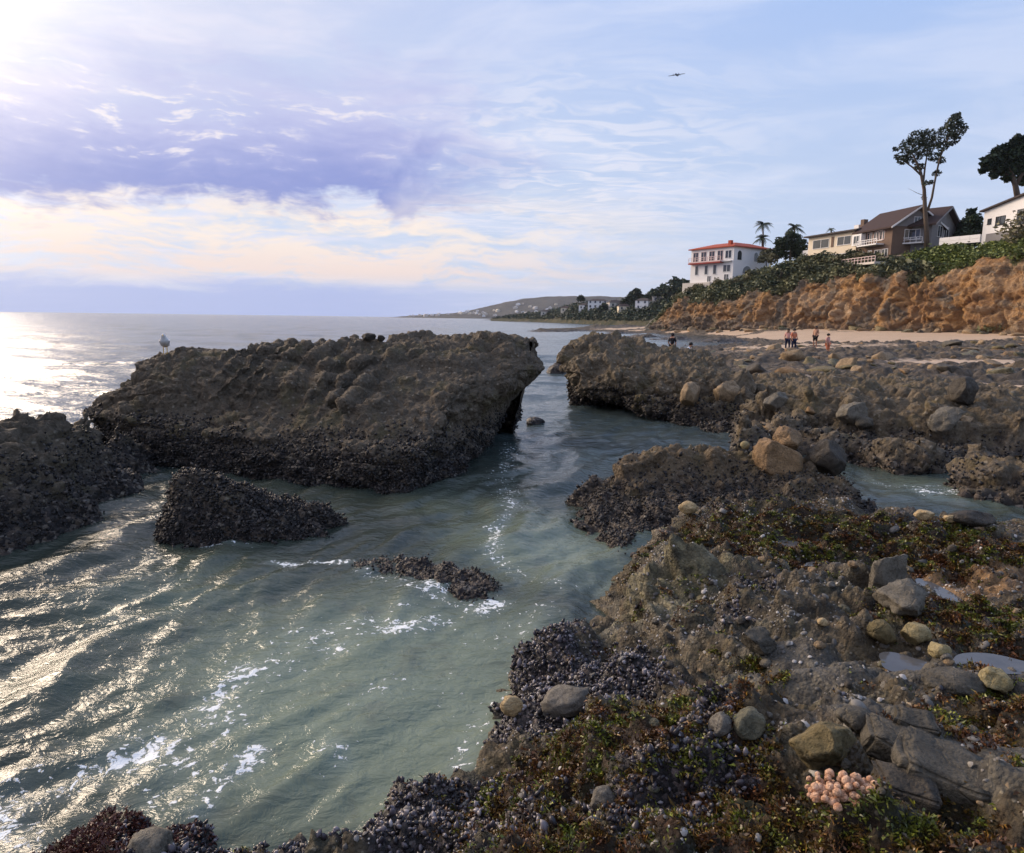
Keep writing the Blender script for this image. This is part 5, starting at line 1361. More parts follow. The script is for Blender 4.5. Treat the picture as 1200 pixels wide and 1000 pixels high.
for k in range(64):
    p = KV[r_.choice(cand)]
    if p[0] > py_(1060, 300, 128)[0] and r_.uniform() < .75: continue
    w = r_.uniform(1.3, 2.8)
    shrub('bluff_shrub', p, w, w * r_.uniform(.6, .95), (M_SHRUB, M_SHRUB2, M_DARKLEAF)[k % 3],
          ('grey green rounded shrub growing on the bluff slope', 'olive dry shrub growing on the bluff slope', 'dark green shrub growing on the bluff slope')[k % 3],
          ('grey green shrubs on the bluff', 'olive shrubs on the bluff', 'dark green shrubs on the bluff')[k % 3], 600 + k, .24, n=240)
cand = np.where((KVV > .2) & (KVV < .9))[0]
for k in range(16):
    p = KV[r_.choice(cand)]; w = r_.uniform(1.0, 2.4)
    shrub('cliff_foot_shrub', p, w, w * .6, (M_SHRUB2, M_SHRUB)[k % 2], 'low bush growing among rubble at the foot of the cliff', 'bushes along the cliff foot', 700 + k, .24, n=160)
r_ = np.random.default_rng(46)
for k in range(60):
    p = KV[r_.choice(cand)] + np.array([-1.5, -1.2, 0]) * r_.uniform(.2, 2.0)
    p = beach_at(p[0], p[1])
    o = link('fallen_rock', protoR[k % 8], None, p); s = r_.lognormal(math.log(.8), .4)
    o.scale = (s * r_.uniform(.9, 1.5), s, s * r_.uniform(.5, .8)); o.rotation_euler = (0, 0, r_.uniform(0, 6.28))
    meta(o, 'fallen sandstone rock at the foot of the cliff', 'rock', 'rubble along the cliff foot')
# hanging bush at the frame edge low on the cliff
p = py_(1188, 388, 106)
shrub('cliff_shrub', p, 5.0, 3.6, leaf_mat('rust_leaf', (0.09, .05, .015), (.20, .11, .03)), 'big rusty brown bush at the foot of the cliff', None, 720, .3, n=700)
p = py_(1196, 312, 109)
shrub('cliff_shrub', p, 6.0, 8.5, M_SHRUB2, 'tall olive bush on the cliff edge under the white modern house', None, 721, .34, n=900)

# ------------------------------------------------------------------ trees
def tall_tree():
    Y = 127.0; r_ = np.random.default_rng(51)
    b = py_(1085, 292, Y); root = empty('eucalyptus_tree', b)
    L = lambda px, py, dy=0.0: py_(px, py, Y + dy) - b
    tr = MB()
    tr.tube([L(1086, 296), L(1086, 270), L(1084, 245), L(1083, 222), L(1079, 202), L(1072, 186), L(1064, 172)], (.46, .40, .36, .30, .22, .14, .06), 8)
    tr.tube([L(1087, 247), L(1092, 232), L(1095, 215), L(1099, 196), L(1104, 176), L(1113, 158), L(1121, 143)], (.22, .20, .17, .15, .12, .09, .04), 7)
    tr.tube([L(1082, 214), L(1084, 196), L(1087, 178), L(1086, 163)], (.18, .14, .10, .04), 6)
    tr.tube([L(1080, 206), L(1069, 196), L(1058, 188), L(1050, 180)], (.2, .14, .09, .03), 5)
    tr.tube([L(1099, 196), L(1101, 186, 2), L(1108, 172, 2), L(1122, 160, 2)], (.15, .12, .08, .03), 5)
    tr.tube([L(1084, 230), L(1074, 226), L(1064, 221)], (.06, .04, .015), 4)
    tr.build('trunk', M_BARK, root, None, True)
    cl = []
    for px, py, r, n in ((1064, 172, 10, 200), (1076, 162, 11, 230), (1088, 160, 9, 190), (1070, 184, 9, 170), (1058, 187, 6, 90), (1051, 184, 3.5, 30), (1049, 175, 3, 24), (1096, 168, 8, 150),
                         (1083, 175, 10, 210), (1109, 154, 9, 190), (1118, 143, 8, 190), (1124, 152, 9, 200), (1116, 163, 8, 150), (1121, 137, 5, 80), (1104, 172, 7, 110), (1094, 184, 6, 80), (1103, 188, 5, 60), (1098, 203, 4.5, 50), (1077, 196, 5, 60), (1091, 214, 3, 24), (1084, 215, 3.2, 26), (1083, 232, 3, 22)):
        s = Y / FPX; cl.append((L(px, py, r_.normal(0, 1.2)), np.array([r, r * 1.1, r * .85]) * s, int(n * 2.0)))
    link('crown', crown_mesh(cl, .22, M_EUC, r_), root)
    meta(root, 'tall bare-trunked tree with a wind-swept crown standing before the houses', 'tree')
tall_tree()
def round_tree(name, px, py0, Y, label, clumps, trunk, mat, seed, size=.30, group=None, dens=2.0):
    """clumps given as (px,py,r_px,n) at distance Y; trunk as polyline (px,py) with radii"""
    r_ = np.random.default_rng(seed); b = py_(px, py0, Y); root = empty(name, b); s = Y / FPX
    cl = [(py_(a, c, Y + r_.normal(0, r * s * .5)) - b, np.array([r, r, r * .85]) * s, int(n * dens)) for a, c, r, n in clumps]
    link('crown', crown_mesh(cl, size, mat, r_), root)
    mb = MB()
    for pts, rad in trunk: mb.tube([py_(a, c, Y) - b for a, c in pts], rad, 6)
    mb.build('trunk', M_BARK, root, None, True)
    meta(root, label, 'tree', group)
round_tree('cypress_tree', 1192, 235, 122, 'broad dark evergreen tree above the white modern house',
           [(1160, 190, 9, 260), (1172, 182, 12, 420), (1186, 178, 13, 480), (1198, 172, 13, 480), (1205, 190, 14, 480), (1188, 196, 12, 420), (1172, 198, 9, 260), (1165, 205, 5, 90), (1192, 165, 7, 160), (1152, 200, 4, 60), (1215, 175, 16, 500), (1182, 208, 6, 120), (1200, 210, 8, 160)],
           [([(1194, 240), (1190, 218), (1184, 200), (1175, 188)], (.5, .42, .3, .15)), ([(1190, 218), (1200, 200), (1210, 182)], (.35, .25, .1)), ([(1187, 206), (1172, 203), (1160, 196)], (.2, .15, .06))], M_DARKLEAF, 52, .32)
round_tree('garden_tree', 1136, 287, 133, 'dark bushy tree between the grey gabled house and the white one',
           [(1134, 262, 9, 300), (1142, 258, 8, 260), (1146, 270, 9, 300), (1130, 275, 10, 320), (1142, 282, 9, 280), (1138, 249, 5, 120), (1122, 280, 7, 200)], [([(1138, 292), (1138, 265)], (.25, .1))], M_DARKLEAF, 53)
round_tree('garden_tree', 926, 302, 162, 'rounded dark green tree beneath the palm beside the white villa',
           [(918, 285, 9, 300), (930, 281, 10, 340), (938, 288, 8, 260), (924, 294, 11, 340), (912, 296, 8, 220), (936, 297, 8, 220), (926, 276, 6, 160)], [([(926, 306), (926, 285)], (.3, .1))], M_DARKLEAF, 54, .34)
round_tree('garden_tree', 898, 310, 163, 'loose grey bush against the villa side wall',
           [(898, 298, 7, 120), (905, 303, 7, 140), (893, 304, 5, 80)], [([(898, 314), (898, 296)], (.15, .05))], M_SHRUB2, 55, .32)
round_tree('garden_tree', 813, 340, 186, 'small windblown tree on the point beyond the white villa',
           [(815, 328, 5, 90), (811, 334, 5, 90), (818, 322, 3, 40)], [([(814, 342), (815, 326)], (.2, .08))], M_DARKLEAF, 56, .32)

def palm(px, py_top, py_base, Y, crown_px, label, seed, n=17):
    r_ = np.random.default_rng(seed); b = py_(px, py_base, Y); t = py_(px, py_top, Y) - b; s = Y / FPX
    root = empty('palm_tree', b)
    MB().tube([(0, 0, 0), t * .5 + (.1, 0, 0), t], (.26, .2, .17), 7).build('trunk', M_BARK, root, None, True)
    Rr = crown_px * s
    V = []; Fs = []
    for k in range(n):
        a = 2 * math.pi * k / n + r_.normal(0, .15); el = r_.uniform(-.15, 1.1); Lf = Rr * r_.uniform(.85, 1.1)
        d = np.array([math.cos(a) * math.cos(el), math.sin(a) * math.cos(el), math.sin(el)])
        sd = np.array([-math.sin(a), math.cos(a), 0]); m = 9; ps = []
        for j in range(m):
            q = j / (m - 1); ps.append(t + d * Lf * q + np.array([0, 0, -Lf * .62 * q * q]))
        for j in range(1, m):
            q = j / (m - 1); lw = Rr * .30 * math.sin(math.pi * min(1, .15 + .8 * q)) + .02
            for sg in (-1, 1):
                o = len(V); tip = ps[j] + sd * sg * lw * .8 + (ps[j] - ps[j - 1]) * .7 + np.array([0, 0, -lw * .55])
                V += [ps[j - 1], ps[j], tip]; Fs.append((o, o + 1, o + 2))
    link('crown', mesh_np('crown', np.array(V), np.array(Fs), [M_PALM], False, {'rnd': np.repeat(r_.uniform(0, 1, len(Fs)), 3)}), root)
    meta(root, label, 'palm tree')
palm(894, 263, 300, 176, 13, 'tall slender palm rising behind the white villa', 57)
palm(893, 279, 302, 174, 12, 'short palm just showing over the red roof', 58)
palm(931, 266, 300, 164, 13, 'feathery palm above the rounded dark tree', 59, 22)
palm(974, 269, 300, 168, 6, 'small palm peeping over the roof of the cream house', 60, 14)

# ------------------------------------------------------------------ houses on the bluff
class House:
    """local frame: +x along the sea front towards the viewer's end, +y inland, z up; origin at the far sea corner"""
    def __init__(s, name, A, B, zbase, label):
        A = np.asarray(A, float); B = np.asarray(B, float); s.L = float(np.linalg.norm((B - A)[:2]))
        s.root = empty(name, (A[0], A[1], zbase), math.atan2(B[1] - A[1], B[0] - A[0]))
        meta(s.root, label, 'house')
    def part(s, name, mat, fn, parent=None):
        mb = MB(); fn(mb); return mb.build(name, mat, parent or s.root)
    def window(s, side, a, z, w, h, at, mat=None, kind='rect', name='window'):
        """side 'f' sea front (y=at), 'e' viewer end (x=at). a = position along the wall, z = sill"""
        fm = mat or M_TRIM; t = .10; e = .06
        def bx(mb, a0, a1, z0, z1, d0, d1):
            if side == 'f': mb.box(a0, a1, at - d1, at - d0, z0, z1)
            else: mb.box(at + d0, at + d1, a0, a1, z0, z1)
        fr = MB()
        if kind == 'arch':
            n = 10; pts = [(a + w / 2 * math.cos(math.pi * k / n), z + h - w / 2 + w / 2 * math.sin(math.pi * k / n)) for k in range(n + 1)] + [(a - w / 2, z), (a + w / 2, z)]
            big = [(a + (p - a) * 1.12, z + (q - z) * 1.08 - .04) for p, q in pts]
            if side == 'f': fr.prism(big, 'y', at - .05, at - .004)
            else: fr.prism(big, 'x', at + .004, at + .05)
            f = fr.build(name, fm, s.root); g = MB()
            if side == 'f': g.prism(pts, 'y', at - .08, at - .03)
            else: g.prism(pts, 'x', at + .03, at + .08)
            g.build('pane', M_GLASS, f); return f
        bx(fr, a - w / 2 - t, a + w / 2 + t, z - t, z, .004, e + .06); bx(fr, a - w / 2 - t, a + w / 2 + t, z + h, z + h + t, .004, e)
        bx(fr, a - w / 2 - t, a - w / 2, z, z + h, .004, e); bx(fr, a + w / 2, a + w / 2 + t, z, z + h, .004, e)
        if w > .9: bx(fr, a - .05, a + .05, z, z + h, .008, e - .004)
        f = fr.build(name, fm, s.root); g = MB(); bx(g, a - w / 2, a + w / 2, z, z + h, .002, .028); g.build('pane', M_GLASS, f)
        return f
    def railing(s, x0, x1, y, z, h=1.0, mat=None, step=.9, end=None):
        def fn(mb):
            mb.box(x0, x1, y - .05, y + .05, z + h - .1, z + h); mb.box(x0, x1, y - .03, y + .03, z + h * .5 - .04, z + h * .5 + .04)
            n = max(2, int((x1 - x0) / step))
            for k in range(n + 1): q = x0 + (x1 - x0) * k / n; mb.box(q - .05, q + .05, y - .045, y + .045, z, z + h - .1)
        return s.part('railing', mat or M_TRIM, fn)

def villa():
    B = py_(858, 331, 163); A = B + np.array([-.55, .83, 0]) * 13.0
    z0 = B[2]; zt = py_(862, 289, 163)[2] - z0
    h = House('villa', A, B, z0, 'white three storey villa with red tiled roof at the end of the bluff')
    L = h.L; D = 14.0
    h.part('wall', M_WHITE, lambda m: m.box(0, L, 0, D, -5, zt))
    h.part('foundation', M_PALE, lambda m: m.box(-1.5, L * .55, -1.0, -.01, -5, .2))
    rf = h.part('roof', M_ROOFRED, lambda m: m.add([(-.5, -.6, zt), (L + .5, -.6, zt), (L + .5, D + .5, zt), (-.5, D + .5, zt), (-.5, -.6, zt + .22), (L + .5, -.6, zt + .22), (L + .5, D + .5, zt + .22), (-.5, D + .5, zt + .22), (3.5, 4.5, zt + 1.5), (L - 3.5, 4.5, zt + 1.5), (L - 3.5, D - 4, zt + 1.5), (3.5, D - 4, zt + 1.5)],
           [(0, 3, 2, 1), (0, 1, 5, 4), (1, 2, 6, 5), (2, 3, 7, 6), (3, 0, 4, 7), (4, 5, 9, 8), (5, 6, 10, 9), (6, 7, 11, 10), (7, 4, 8, 11), (8, 9, 10, 11)]))
    h.part('chimney', M_ROOFRED, lambda m: m.box(L * .78, L * .78 + .8, 1.2, 2.0, zt + .1, zt + 1.7), rf)
    # loggia along the top floor
    z3 = zt - 2.9
    h.part('balcony', M_PINKTRIM, lambda m: m.box(.3, L * .78, -1.2, -.01, z3 - .3, z3 - .02))
    h.part('awning', M_REDTRIM, lambda m: m.box(.2, L * .78, -1.25, -.02, z3 - .62, z3 - .33))
    h.railing(.3, L * .78, -1.15, z3, .95, M_PINKTRIM)
    for k in range(4): h.window('f', 1.5 + k * 2.5, z3 + .1, 1.5, 2.1, 0, M_PINKTRIM)
    h.window('f', L * .88, z3 + .4, 1.7, 1.7, 0)
    for x in (2.0, 5.0, 7.6): h.window('f', x, zt - 6.0, .9, 2.1, 0)
    h.window('f', L * .86, zt - 5.6, 2.0, 1.5, 0)
    h.window('f', L * .86, .5, 1.2, 1.4, 0); h.window('f', 6.0, .4, 1.0, 1.3, 0)
    h.part('balcony', M_TRIM, lambda m: m.box(L * .74, L - .3, -.7, -.01, zt - 3.3, zt - 3.08))
    h.window('e', 2.0, zt - 2.9, 1.4, 2.1, L, M_TRIM, 'arch'); h.window('e', 8.0, zt - 2.9, 1.2, 2.0, L, M_TRIM, 'arch')
    h.window('e', 5.0, zt - 5.9, 3.1, 1.7, L, M_TRIM, 'arch')
    h.window('e', 11.2, zt - 3.0, 1.0, 1.2, L); h.window('e', 10.4, zt - 6.4, .9, 1.2, L); h.window('e', 12.4, zt - 6.2, 1.0, 1.4, L); h.window('e', 12.9, zt - 2.6, .7, 1.3, L)
villa()
def cream_house():
    A, B = py_(946, 303, 153), py_(1002, 301, 140); z0 = min(A[2], B[2]); zt = py_(946, 279, 153)[2] - z0
    h = House('cream_house', A, B, z0, 'low cream house with wide picture windows and a flat dark roof')
    L = h.L; D = 10
    h.part('wall', M_CREAM, lambda m: m.box(0, L, 0, D, -4, zt))
    rf = h.part('roof', M_ROOFDK, lambda m: m.prism([(-.9, zt - .02), (-.9, zt + .28), (D * .5, zt + 1.3), (D + .6, zt + .28), (D + .6, zt - .02)], 'x', -.6, L + .7))
    h.part('chimney', M_BROWNW, lambda m: m.box(L * .80, L * .80 + .9, 3.2, 4.2, zt + .6, zt + 2.6), rf)
    h.part('chimney', M_WHITE, lambda m: m.box(L * .68, L * .68 + 1.2, 3.2, 4.2, zt + .6, zt + 1.7), rf)
    h.window('f', L * .28, zt - 2.5, 4.6, 1.7, 0); h.window('f', L * .76, zt - 2.4, 3.6, 1.6, 0)
    h.part('shutter', M_BROWNW, lambda m: m.box(L * .50, L * .55, -.09, -.01, zt - 2.6, zt - .5))
    h.window('f', L * .20, .0, 1.2, 1.2, 0)
    h.part('terrace', M_PALE, lambda m: m.box(-3.0, L, -2.6, -.02, -4, -.3))
    h.railing(L * .45, L, -2.4, -.29, .95)
    h.part('annex', M_WHITE, lambda m: m.box(-4.0, -.02, 2, D - 1, -4, zt * .55))
    h.window('e', 3.0, zt - 2.4, 1.6, 1.4, L)
cream_house()
def brown_house():
    A, B = py_(1004, 303, 139.5), py_(1043, 303, 130); z0 = min(A[2], B[2]); L0 = np.linalg.norm((B - A)[:2])
    ze = py_(1004, 271, 139.5)[2] - z0
    h = House('brown_house', A, B, z0, 'two storey brown house with steep shingle gable roof and white balcony')
    L = h.L; D = 9.5; zr = ze + 3.6
    h.part('wall', M_BROWNW, lambda m: m.prism([(0, -3), (0, ze), (D / 2, zr - .3), (D, ze), (D, -3)], 'x', 0, L))
    def roof(m):
        for sg in (0, 1):
            y0, y1 = (-1.0, D / 2) if sg == 0 else (D + 1.0, D / 2)
            m.prism([(y0, ze - .65), (y1, zr - .28), (y1, zr), (y0, ze - .38)], 'x', -.8, L + 1.0)
    rf = h.part('roof', M_ROOFBR, roof)
    h.part('gable_panel', M_GREYW, lambda m: m.prism([(.4, ze - .2), (D / 2, zr - .75), (D - .4, ze - .2)], 'x', L + .01, L + .09))
    h.part('barge_board', M_TRIM, lambda m: (m.prism([(-1.05, ze - .75), (D / 2, zr - .42), (D / 2, zr - .1), (-1.05, ze - .42)], 'x', L + 1.01, L + 1.12), m.prism([(D + 1.05, ze - .75), (D / 2, zr - .42), (D / 2, zr - .1), (D + 1.05, ze - .42)], 'x', L + 1.01, L + 1.12)), rf)
    h.part('bay', M_TRIM, lambda m: m.box(-.6, 2.2, -1.0, -.02, ze - 2.9, ze - .75))
    for x in (3.4, 5.2, 6.9): h.window('f', x, ze - 2.3, 1.2, 1.5, 0, M_PINKTRIM)
    h.window('f', L - 3.4, ze - 2.4, 1.6, 1.7, 0); h.window('f', .8, ze - 2.5, 1.5, 1.4, -1.01, M_TRIM)
    h.part('balcony', M_TRIM, lambda m: m.box(2.0, L - 2, -1.7, -.02, ze - 3.35, ze - 3.12))
    h.railing(2.0, L - 2, -1.6, ze - 3.11, .9, M_TRIM, .7)
    for x in (1.2, 6.0, L - 1.6): h.window('f', x, .3, 1.5, 1.5, 0)
    h.part('door', M_TRIM, lambda m: m.box(3.2, 4.4, -.08, -.01, -.3, 2.0))
    h.window('e', D * .35, ze - 2.4, 1.6, 1.6, L); h.window('e', D * .7, ze - 2.4, 1.2, 1.6, L); h.window('e', D / 2, ze + .5, 1.2, 1.0, L + .1)
    h.part('deck', M_PALE, lambda m: m.box(1.0, L + 2, -4.6, -.02, -1.2, -.8))
    h.railing(1.0, L + 2, -4.5, -.79, 1.05, M_PINKTRIM, .9)
brown_house()
def grey_house():
    B = py_(1090, 289, 128); A = B + np.array([-.62, .78, 0]) * 9; z0 = B[2]
    h = House('grey_house', A, B, z0, 'grey shingled house with a front gable and white framed windows')
    L = h.L; D = 11.0; ze = 4.4; zr = 7.6
    h.part('wall', M_GREYW, lambda m: m.prism([(0, -3), (0, ze), (D / 2, zr - .3), (D, ze), (D, -3)], 'x', 0, L))
    def roof(m):
        for sg in (0, 1):
            y0, y1 = (-1.0, D / 2) if sg == 0 else (D + 1.0, D / 2)
            m.prism([(y0, ze - .75), (y1, zr - .28), (y1, zr), (y0, ze - .47)], 'x', -.8, L + 1.0)
    rf = h.part('roof', M_ROOFBR, roof)
    h.part('barge_board', M_GREYW, lambda m: (m.prism([(-1.05, ze - .85), (D / 2, zr - .42), (D / 2, zr - .08), (-1.05, ze - .5)], 'x', L + 1.01, L + 1.12), m.prism([(D + 1.05, ze - .85), (D / 2, zr - .42), (D / 2, zr - .08), (D + 1.05, ze - .5)], 'x', L + 1.01, L + 1.12)), rf)
    h.window('e', 3.6, 2.0, 1.9, 1.9, L); h.window('e', 6.6, 2.0, 1.9, 1.9, L)
    h.part('wing', M_GREYW, lambda m: m.box(2, L - 1, D + .02, D + 10, -3, ze - .6))
    h.part('roof', M_ROOFBR, lambda m: m.prism([(D + .3, ze - .58), (D + .3, ze + 1.9), (D + 10.6, ze + .9), (D + 10.6, ze - .58)], 'x', 1.2, L - .5))
    h.window('f', L * .3, 1.6, 1.5, 1.6, 0); h.window('f', L * .7, 1.6, 1.5, 1.6, 0)
    h.part('porch', M_TRIM, lambda m: m.box(L * .1, L * .9, -1.5, -.02, .6, .85))
    h.railing(L * .1, L * .9, -1.4, .86, .9)
grey_house()
def modern_house():
    A, B = py_(1150, 282, 122), py_(1216, 288, 110); z0 = min(A[2], B[2]) ; h = House('modern_house', A, B, z0, 'white modern house with a sloping roof line and garage level')
    L = h.L; D = 9; za = py_(1150, 247, 122)[2] - z0; zb = py_(1216, 217, 110)[2] - z0
    h.part('wall', M_WHITE, lambda m: m.prism([(0, -4), (0, za), (L, zb), (L, -4)], 'y', 0, D))
    h.part('roof', M_ROOFDK, lambda m: m.prism([(-.5, za - .22), (-.5, za + .04), (L + .5, zb + .04), (L + .5, zb - .22)], 'y', -.6, D + .5))
    zf = za * .50
    h.part('lower_panel', M_GREYW, lambda m: m.box(1.0, L * .62, -.06, -.01, -.3, zf - .5))
    h.window('f', 1.4, zf + 1.1, .7, .8, 0, M_DARKIN); h.window('f', 3.8, zf + .7, 1.9, 1.3, 0, M_DARKIN); h.window('f', 8.6, zf + .1, 2.6, 2.4, 0, M_DARKIN)
    h.window('f', 8.2, .2, 1.8, 2.2, 0, M_DARKIN, name='door')
    h.part('balcony', M_PALE, lambda m: m.box(6.6, L, -1.3, -.02, zf - .35, zf - .12))
    h.railing(6.6, L, -1.2, zf - .11, .9, M_DARKIN)
modern_house()
# retaining walls
def wall_run(name, pts, hgt, thick, mat, label, rows):
    """garden wall of courses: each block a piece"""
    root = empty(name, pts[0]); meta(root, label, 'wall')
    P = [np.asarray(p) - np.asarray(pts[0]) for p in pts]
    proto = {}
    for a, b in zip(P[:-1], P[1:]):
        d = b - a; Ln = np.linalg.norm(d[:2]); rz = math.atan2(d[1], d[0]); n = max(1, int(Ln / 1.6))
        for r in range(rows):
            for k in range(n):
                bl = Ln / n; bh = hgt / rows
                mb = MB(); mb.box(.02, bl - .02, 0, thick + .03 * ((k + r) % 2), .015, bh - .015)
                o = mb.build('block', mat, root); q = a + d * (k / n)
                o.location = (q[0], q[1], q[2] + r * bh); o.rotation_euler = (0, 0, rz)
wall_run('retaining_wall', [py_(1010, 321, 134), py_(1062, 318, 126.5)], 3.0, .6, M_BLOCK, 'tan block retaining wall below the brown house deck', 4)
wall_run('garden_wall', [py_(1100, 288, 124), py_(1148, 284, 117.5)], 1.3, .4, M_WHITE, 'low white garden wall in front of the grey gabled house', 2)

# ------------------------------------------------------------------ far coast
def ridge(name, prof, Y, depth, mat, label, amp, ns=260, base_z=-1.5, ybow=0.0):
    pr = np.array(prof, float); xs = np.linspace(pr[0, 0], pr[-1, 0], ns); ys = np.interp(xs, pr[:, 0], pr[:, 1])
    Yd = np.broadcast_to(np.interp(xs, pr[:, 0], np.asarray(Y, float) if np.ndim(Y) else np.full(len(pr), Y)), xs.shape)
    rows = []
    for f in (0, .15, .4, .7, 1.0, 1.5, 2.2):
        pts = []
        for a, b, yy in zip(xs, ys, Yd):
            top = py_(a, b, yy + depth); bot = py_(a, b, yy)
            q = np.array([bot[0] + (top[0] - bot[0]) * f, yy + depth * f, 0.0])
            k = min(f, 1.0) ** .75 if f <= 1 else max(0, 1 - (f - 1) * .8)
            q[2] = base_z + (max(top[2], .2) - base_z) * k
            pts.append(q)
        rows.append(pts)
    V, Q = loft(np.swapaxes(np.array(rows), 0, 1), ns, 46)
    if normals_of(V, Q)[:, 2].mean() < 0: Q = Q[:, ::-1]
    s = 6.0 / depth
    V[:, 2] += amp * fbm(V, s, 4, .55, off=3) * sst(V[:, 2], 0, amp * 1.5)
    meta(link(name, mesh_np(name, V, Q, [mat], True)), label, kind='structure')
    return V
HV = ridge('far_headland', [(452, 372.6), (470, 371), (500, 369), (540, 366.5), (565, 361), (585, 356.5), (610, 351), (640, 348), (670, 347), (700, 347.5), (740, 349), (790, 352), (860, 352)], 2500, 500, M_HILL, 'long low headland across the water', 6)
CV = ridge('coast_hill', [(575, 374), (600, 371), (640, 366), (668, 360), (690, 356), (715, 357), (735, 352), (760, 350), (785, 345), (815, 338), (860, 330)], [700, 640, 560, 480, 430, 400, 380, 360, 340, 320, 300], 60, M_COAST, 'scrubby stretch of coast beyond the cliff', 1.6)
def mini_house(px, pyb, Y, w, hgt, wall, roof, label, group, seed, windows=True):
    r_ = np.random.default_rng(seed); b = near_sight(CV, px, pyb) + np.array([0, 0, .2])
    root = empty('coast_house', (b[0], b[1], b[2]), R(r_.uniform(-40, 15)))
    d = w * .7; mb = MB(); mb.box(-w / 2, w / 2, 0, d, -3, hgt).build('wall', wall, root)
    MB().add([(-w / 2 - .3, -.3, hgt), (w / 2 + .3, -.3, hgt), (w / 2 + .3, d + .3, hgt), (-w / 2 - .3, d + .3, hgt), (-w / 4, d / 2, hgt + 1.5), (w / 4, d / 2, hgt + 1.5)],
             [(0, 3, 2, 1), (0, 1, 5, 4), (1, 2, 5), (2, 3, 4, 5), (3, 0, 4)]).build('roof', roof, root)
    if windows:
        for z in np.arange(.8, hgt - 1.2, 2.8):
            for k in range(max(2, int(w / 3.2))):
                x = -w / 2 + (k + .5) * w / max(2, int(w / 3.2))
                MB().box(x - .55, x + .55, -.08, -.005, z, z + 1.4).build('window', M_GLASS, root)
    meta(root, label, 'house', group)
mini_house(700, 361.5, 392, 13, 5, M_WHITE, M_ROOFDK, 'large white house alone on the far coast crest', None, 1)
mini_house(684, 362, 412, 7, 3, M_WHITE, M_ROOFDK, 'small white house next to the large one on the far coast', None, 2)
mini_house(751, 363, 330, 8, 5.0, M_WHITE, M_ROOFDK, 'bright white boxy house on the far slope nearest the cliff', None, 3)
mini_house(722, 359.5, 372, 9, 3., M_PALE, M_ROOFDK, 'pale bungalow between the two white coast houses', None, 4)
mini_house(731, 364, 350, 7, 2.6, M_CREAM, M_ROOFBR, 'cream bungalow low on the coast slope under the pale bungalow', None, 5)
mini_house(771, 353, 345, 7, 3, M_PALE, M_ROOFDK, 'pale house half hidden by dark trees beside the cliff end', None, 6)
mini_house(640, 369, 560, 9, 3.2, M_PALE, M_ROOFDK, 'pale house low by the shore of the far coast', None, 7)
mini_house(662, 365.5, 480, 8, 3., M_CREAM, M_ROOFBR, 'cream house on the shoulder of the far coast', None, 8)
r_ = np.random.default_rng(71)
sel = np.where((HV[:, 1] > 2500) & (HV[:, 1] < 2900) & (HV[:, 2] > 4) & (HV[:, 2] < 60))[0]
hm = []
for wm in (M_WHITE, M_PALE, M_CREAM):
    mb = MB(); mb.box(-6, 6, 0, 9, -4, 5).prism([(-6.5, 5), (6.5, 5), (0, 8)], 'y', -.5, 9.5); o = mb.build('hillside_house', wm); hm.append(o.data); bpy.data.objects.remove(o)
for k in range(120):
    p = HV[r_.choice(sel)]
    o = link('hillside_house', hm[k % 3], None, p); s = r_.uniform(.6, 1.3); o.scale = (s, s, s); o.rotation_euler = (0, 0, R(r_.uniform(-40, 40)))
    meta(o, 'tiny pale house on the far headland hillside', 'house', 'houses on the far headland')
# trees on the coast
for k, (px, py0, Y, r, lb) in enumerate(((745, 352, 340, 7, 'round dark tree standing up beside the boxy white house'), (790, 347, 300, 11, 'broad dark tree mass just beyond the cliff end'), (776, 349, 310, 8, 'dark tree left of the broad one beyond the cliff'), (765, 351, 330, 6, 'low dark tree among the far coast houses'),
        (715, 362, 380, 4, 'small dark tree beside the pale bungalow'), (736, 356, 362, 4, 'small dark tree above the cream bungalow'), (681, 352, 470, 2.5, 'slim dark tree near the small white coast house'), (758, 358, 335, 5, 'dark bush right of the boxy white house'), (800, 343, 262, 8, 'dark tree at the very edge of the cliff end'), (708, 366, 385, 5, 'dark bush below the large white coast house'))):
    lb = lb.replace(' left of', ' next to').replace(' right of', ' touching')
    Y = near_sight(CV, px, py0)[1]; round_tree('coast_tree', px, py0, Y, lb, [(px, py0 - r * .9, r, 220), (px - r * .8, py0 - r * .4, r * .7, 130), (px + r * .8, py0 - r * .5, r * .7, 130), (px + r * .2, py0 - r * 1.5, r * .6, 90)], [([(px, py0 + 2), (px, py0 - r)], (.35, .15))], M_DARKLEAF, 800 + k, .0022 * Y)
# scrub on the coast slope
r_ = np.random.default_rng(73)
k = pick(CV, (CV[:, 2] > 2.5) * sst(fbm(CV, .05, 3, .6, off=2), -.5, .0), 34000, r_)
v, f, a = leaf_quads(CV[k] + np.abs(r_.normal(0, .8, (len(k), 3))) * np.array([0, 0, 1]) + r_.normal(0, .5, (len(k), 3)), .75, r_, .5)
meta(link('coast_scrub', mesh_np('coast_scrub', v, f, [M_DARKLEAF], False, {'rnd': a})), 'dark scrub over the far coast slope', kind='stuff')
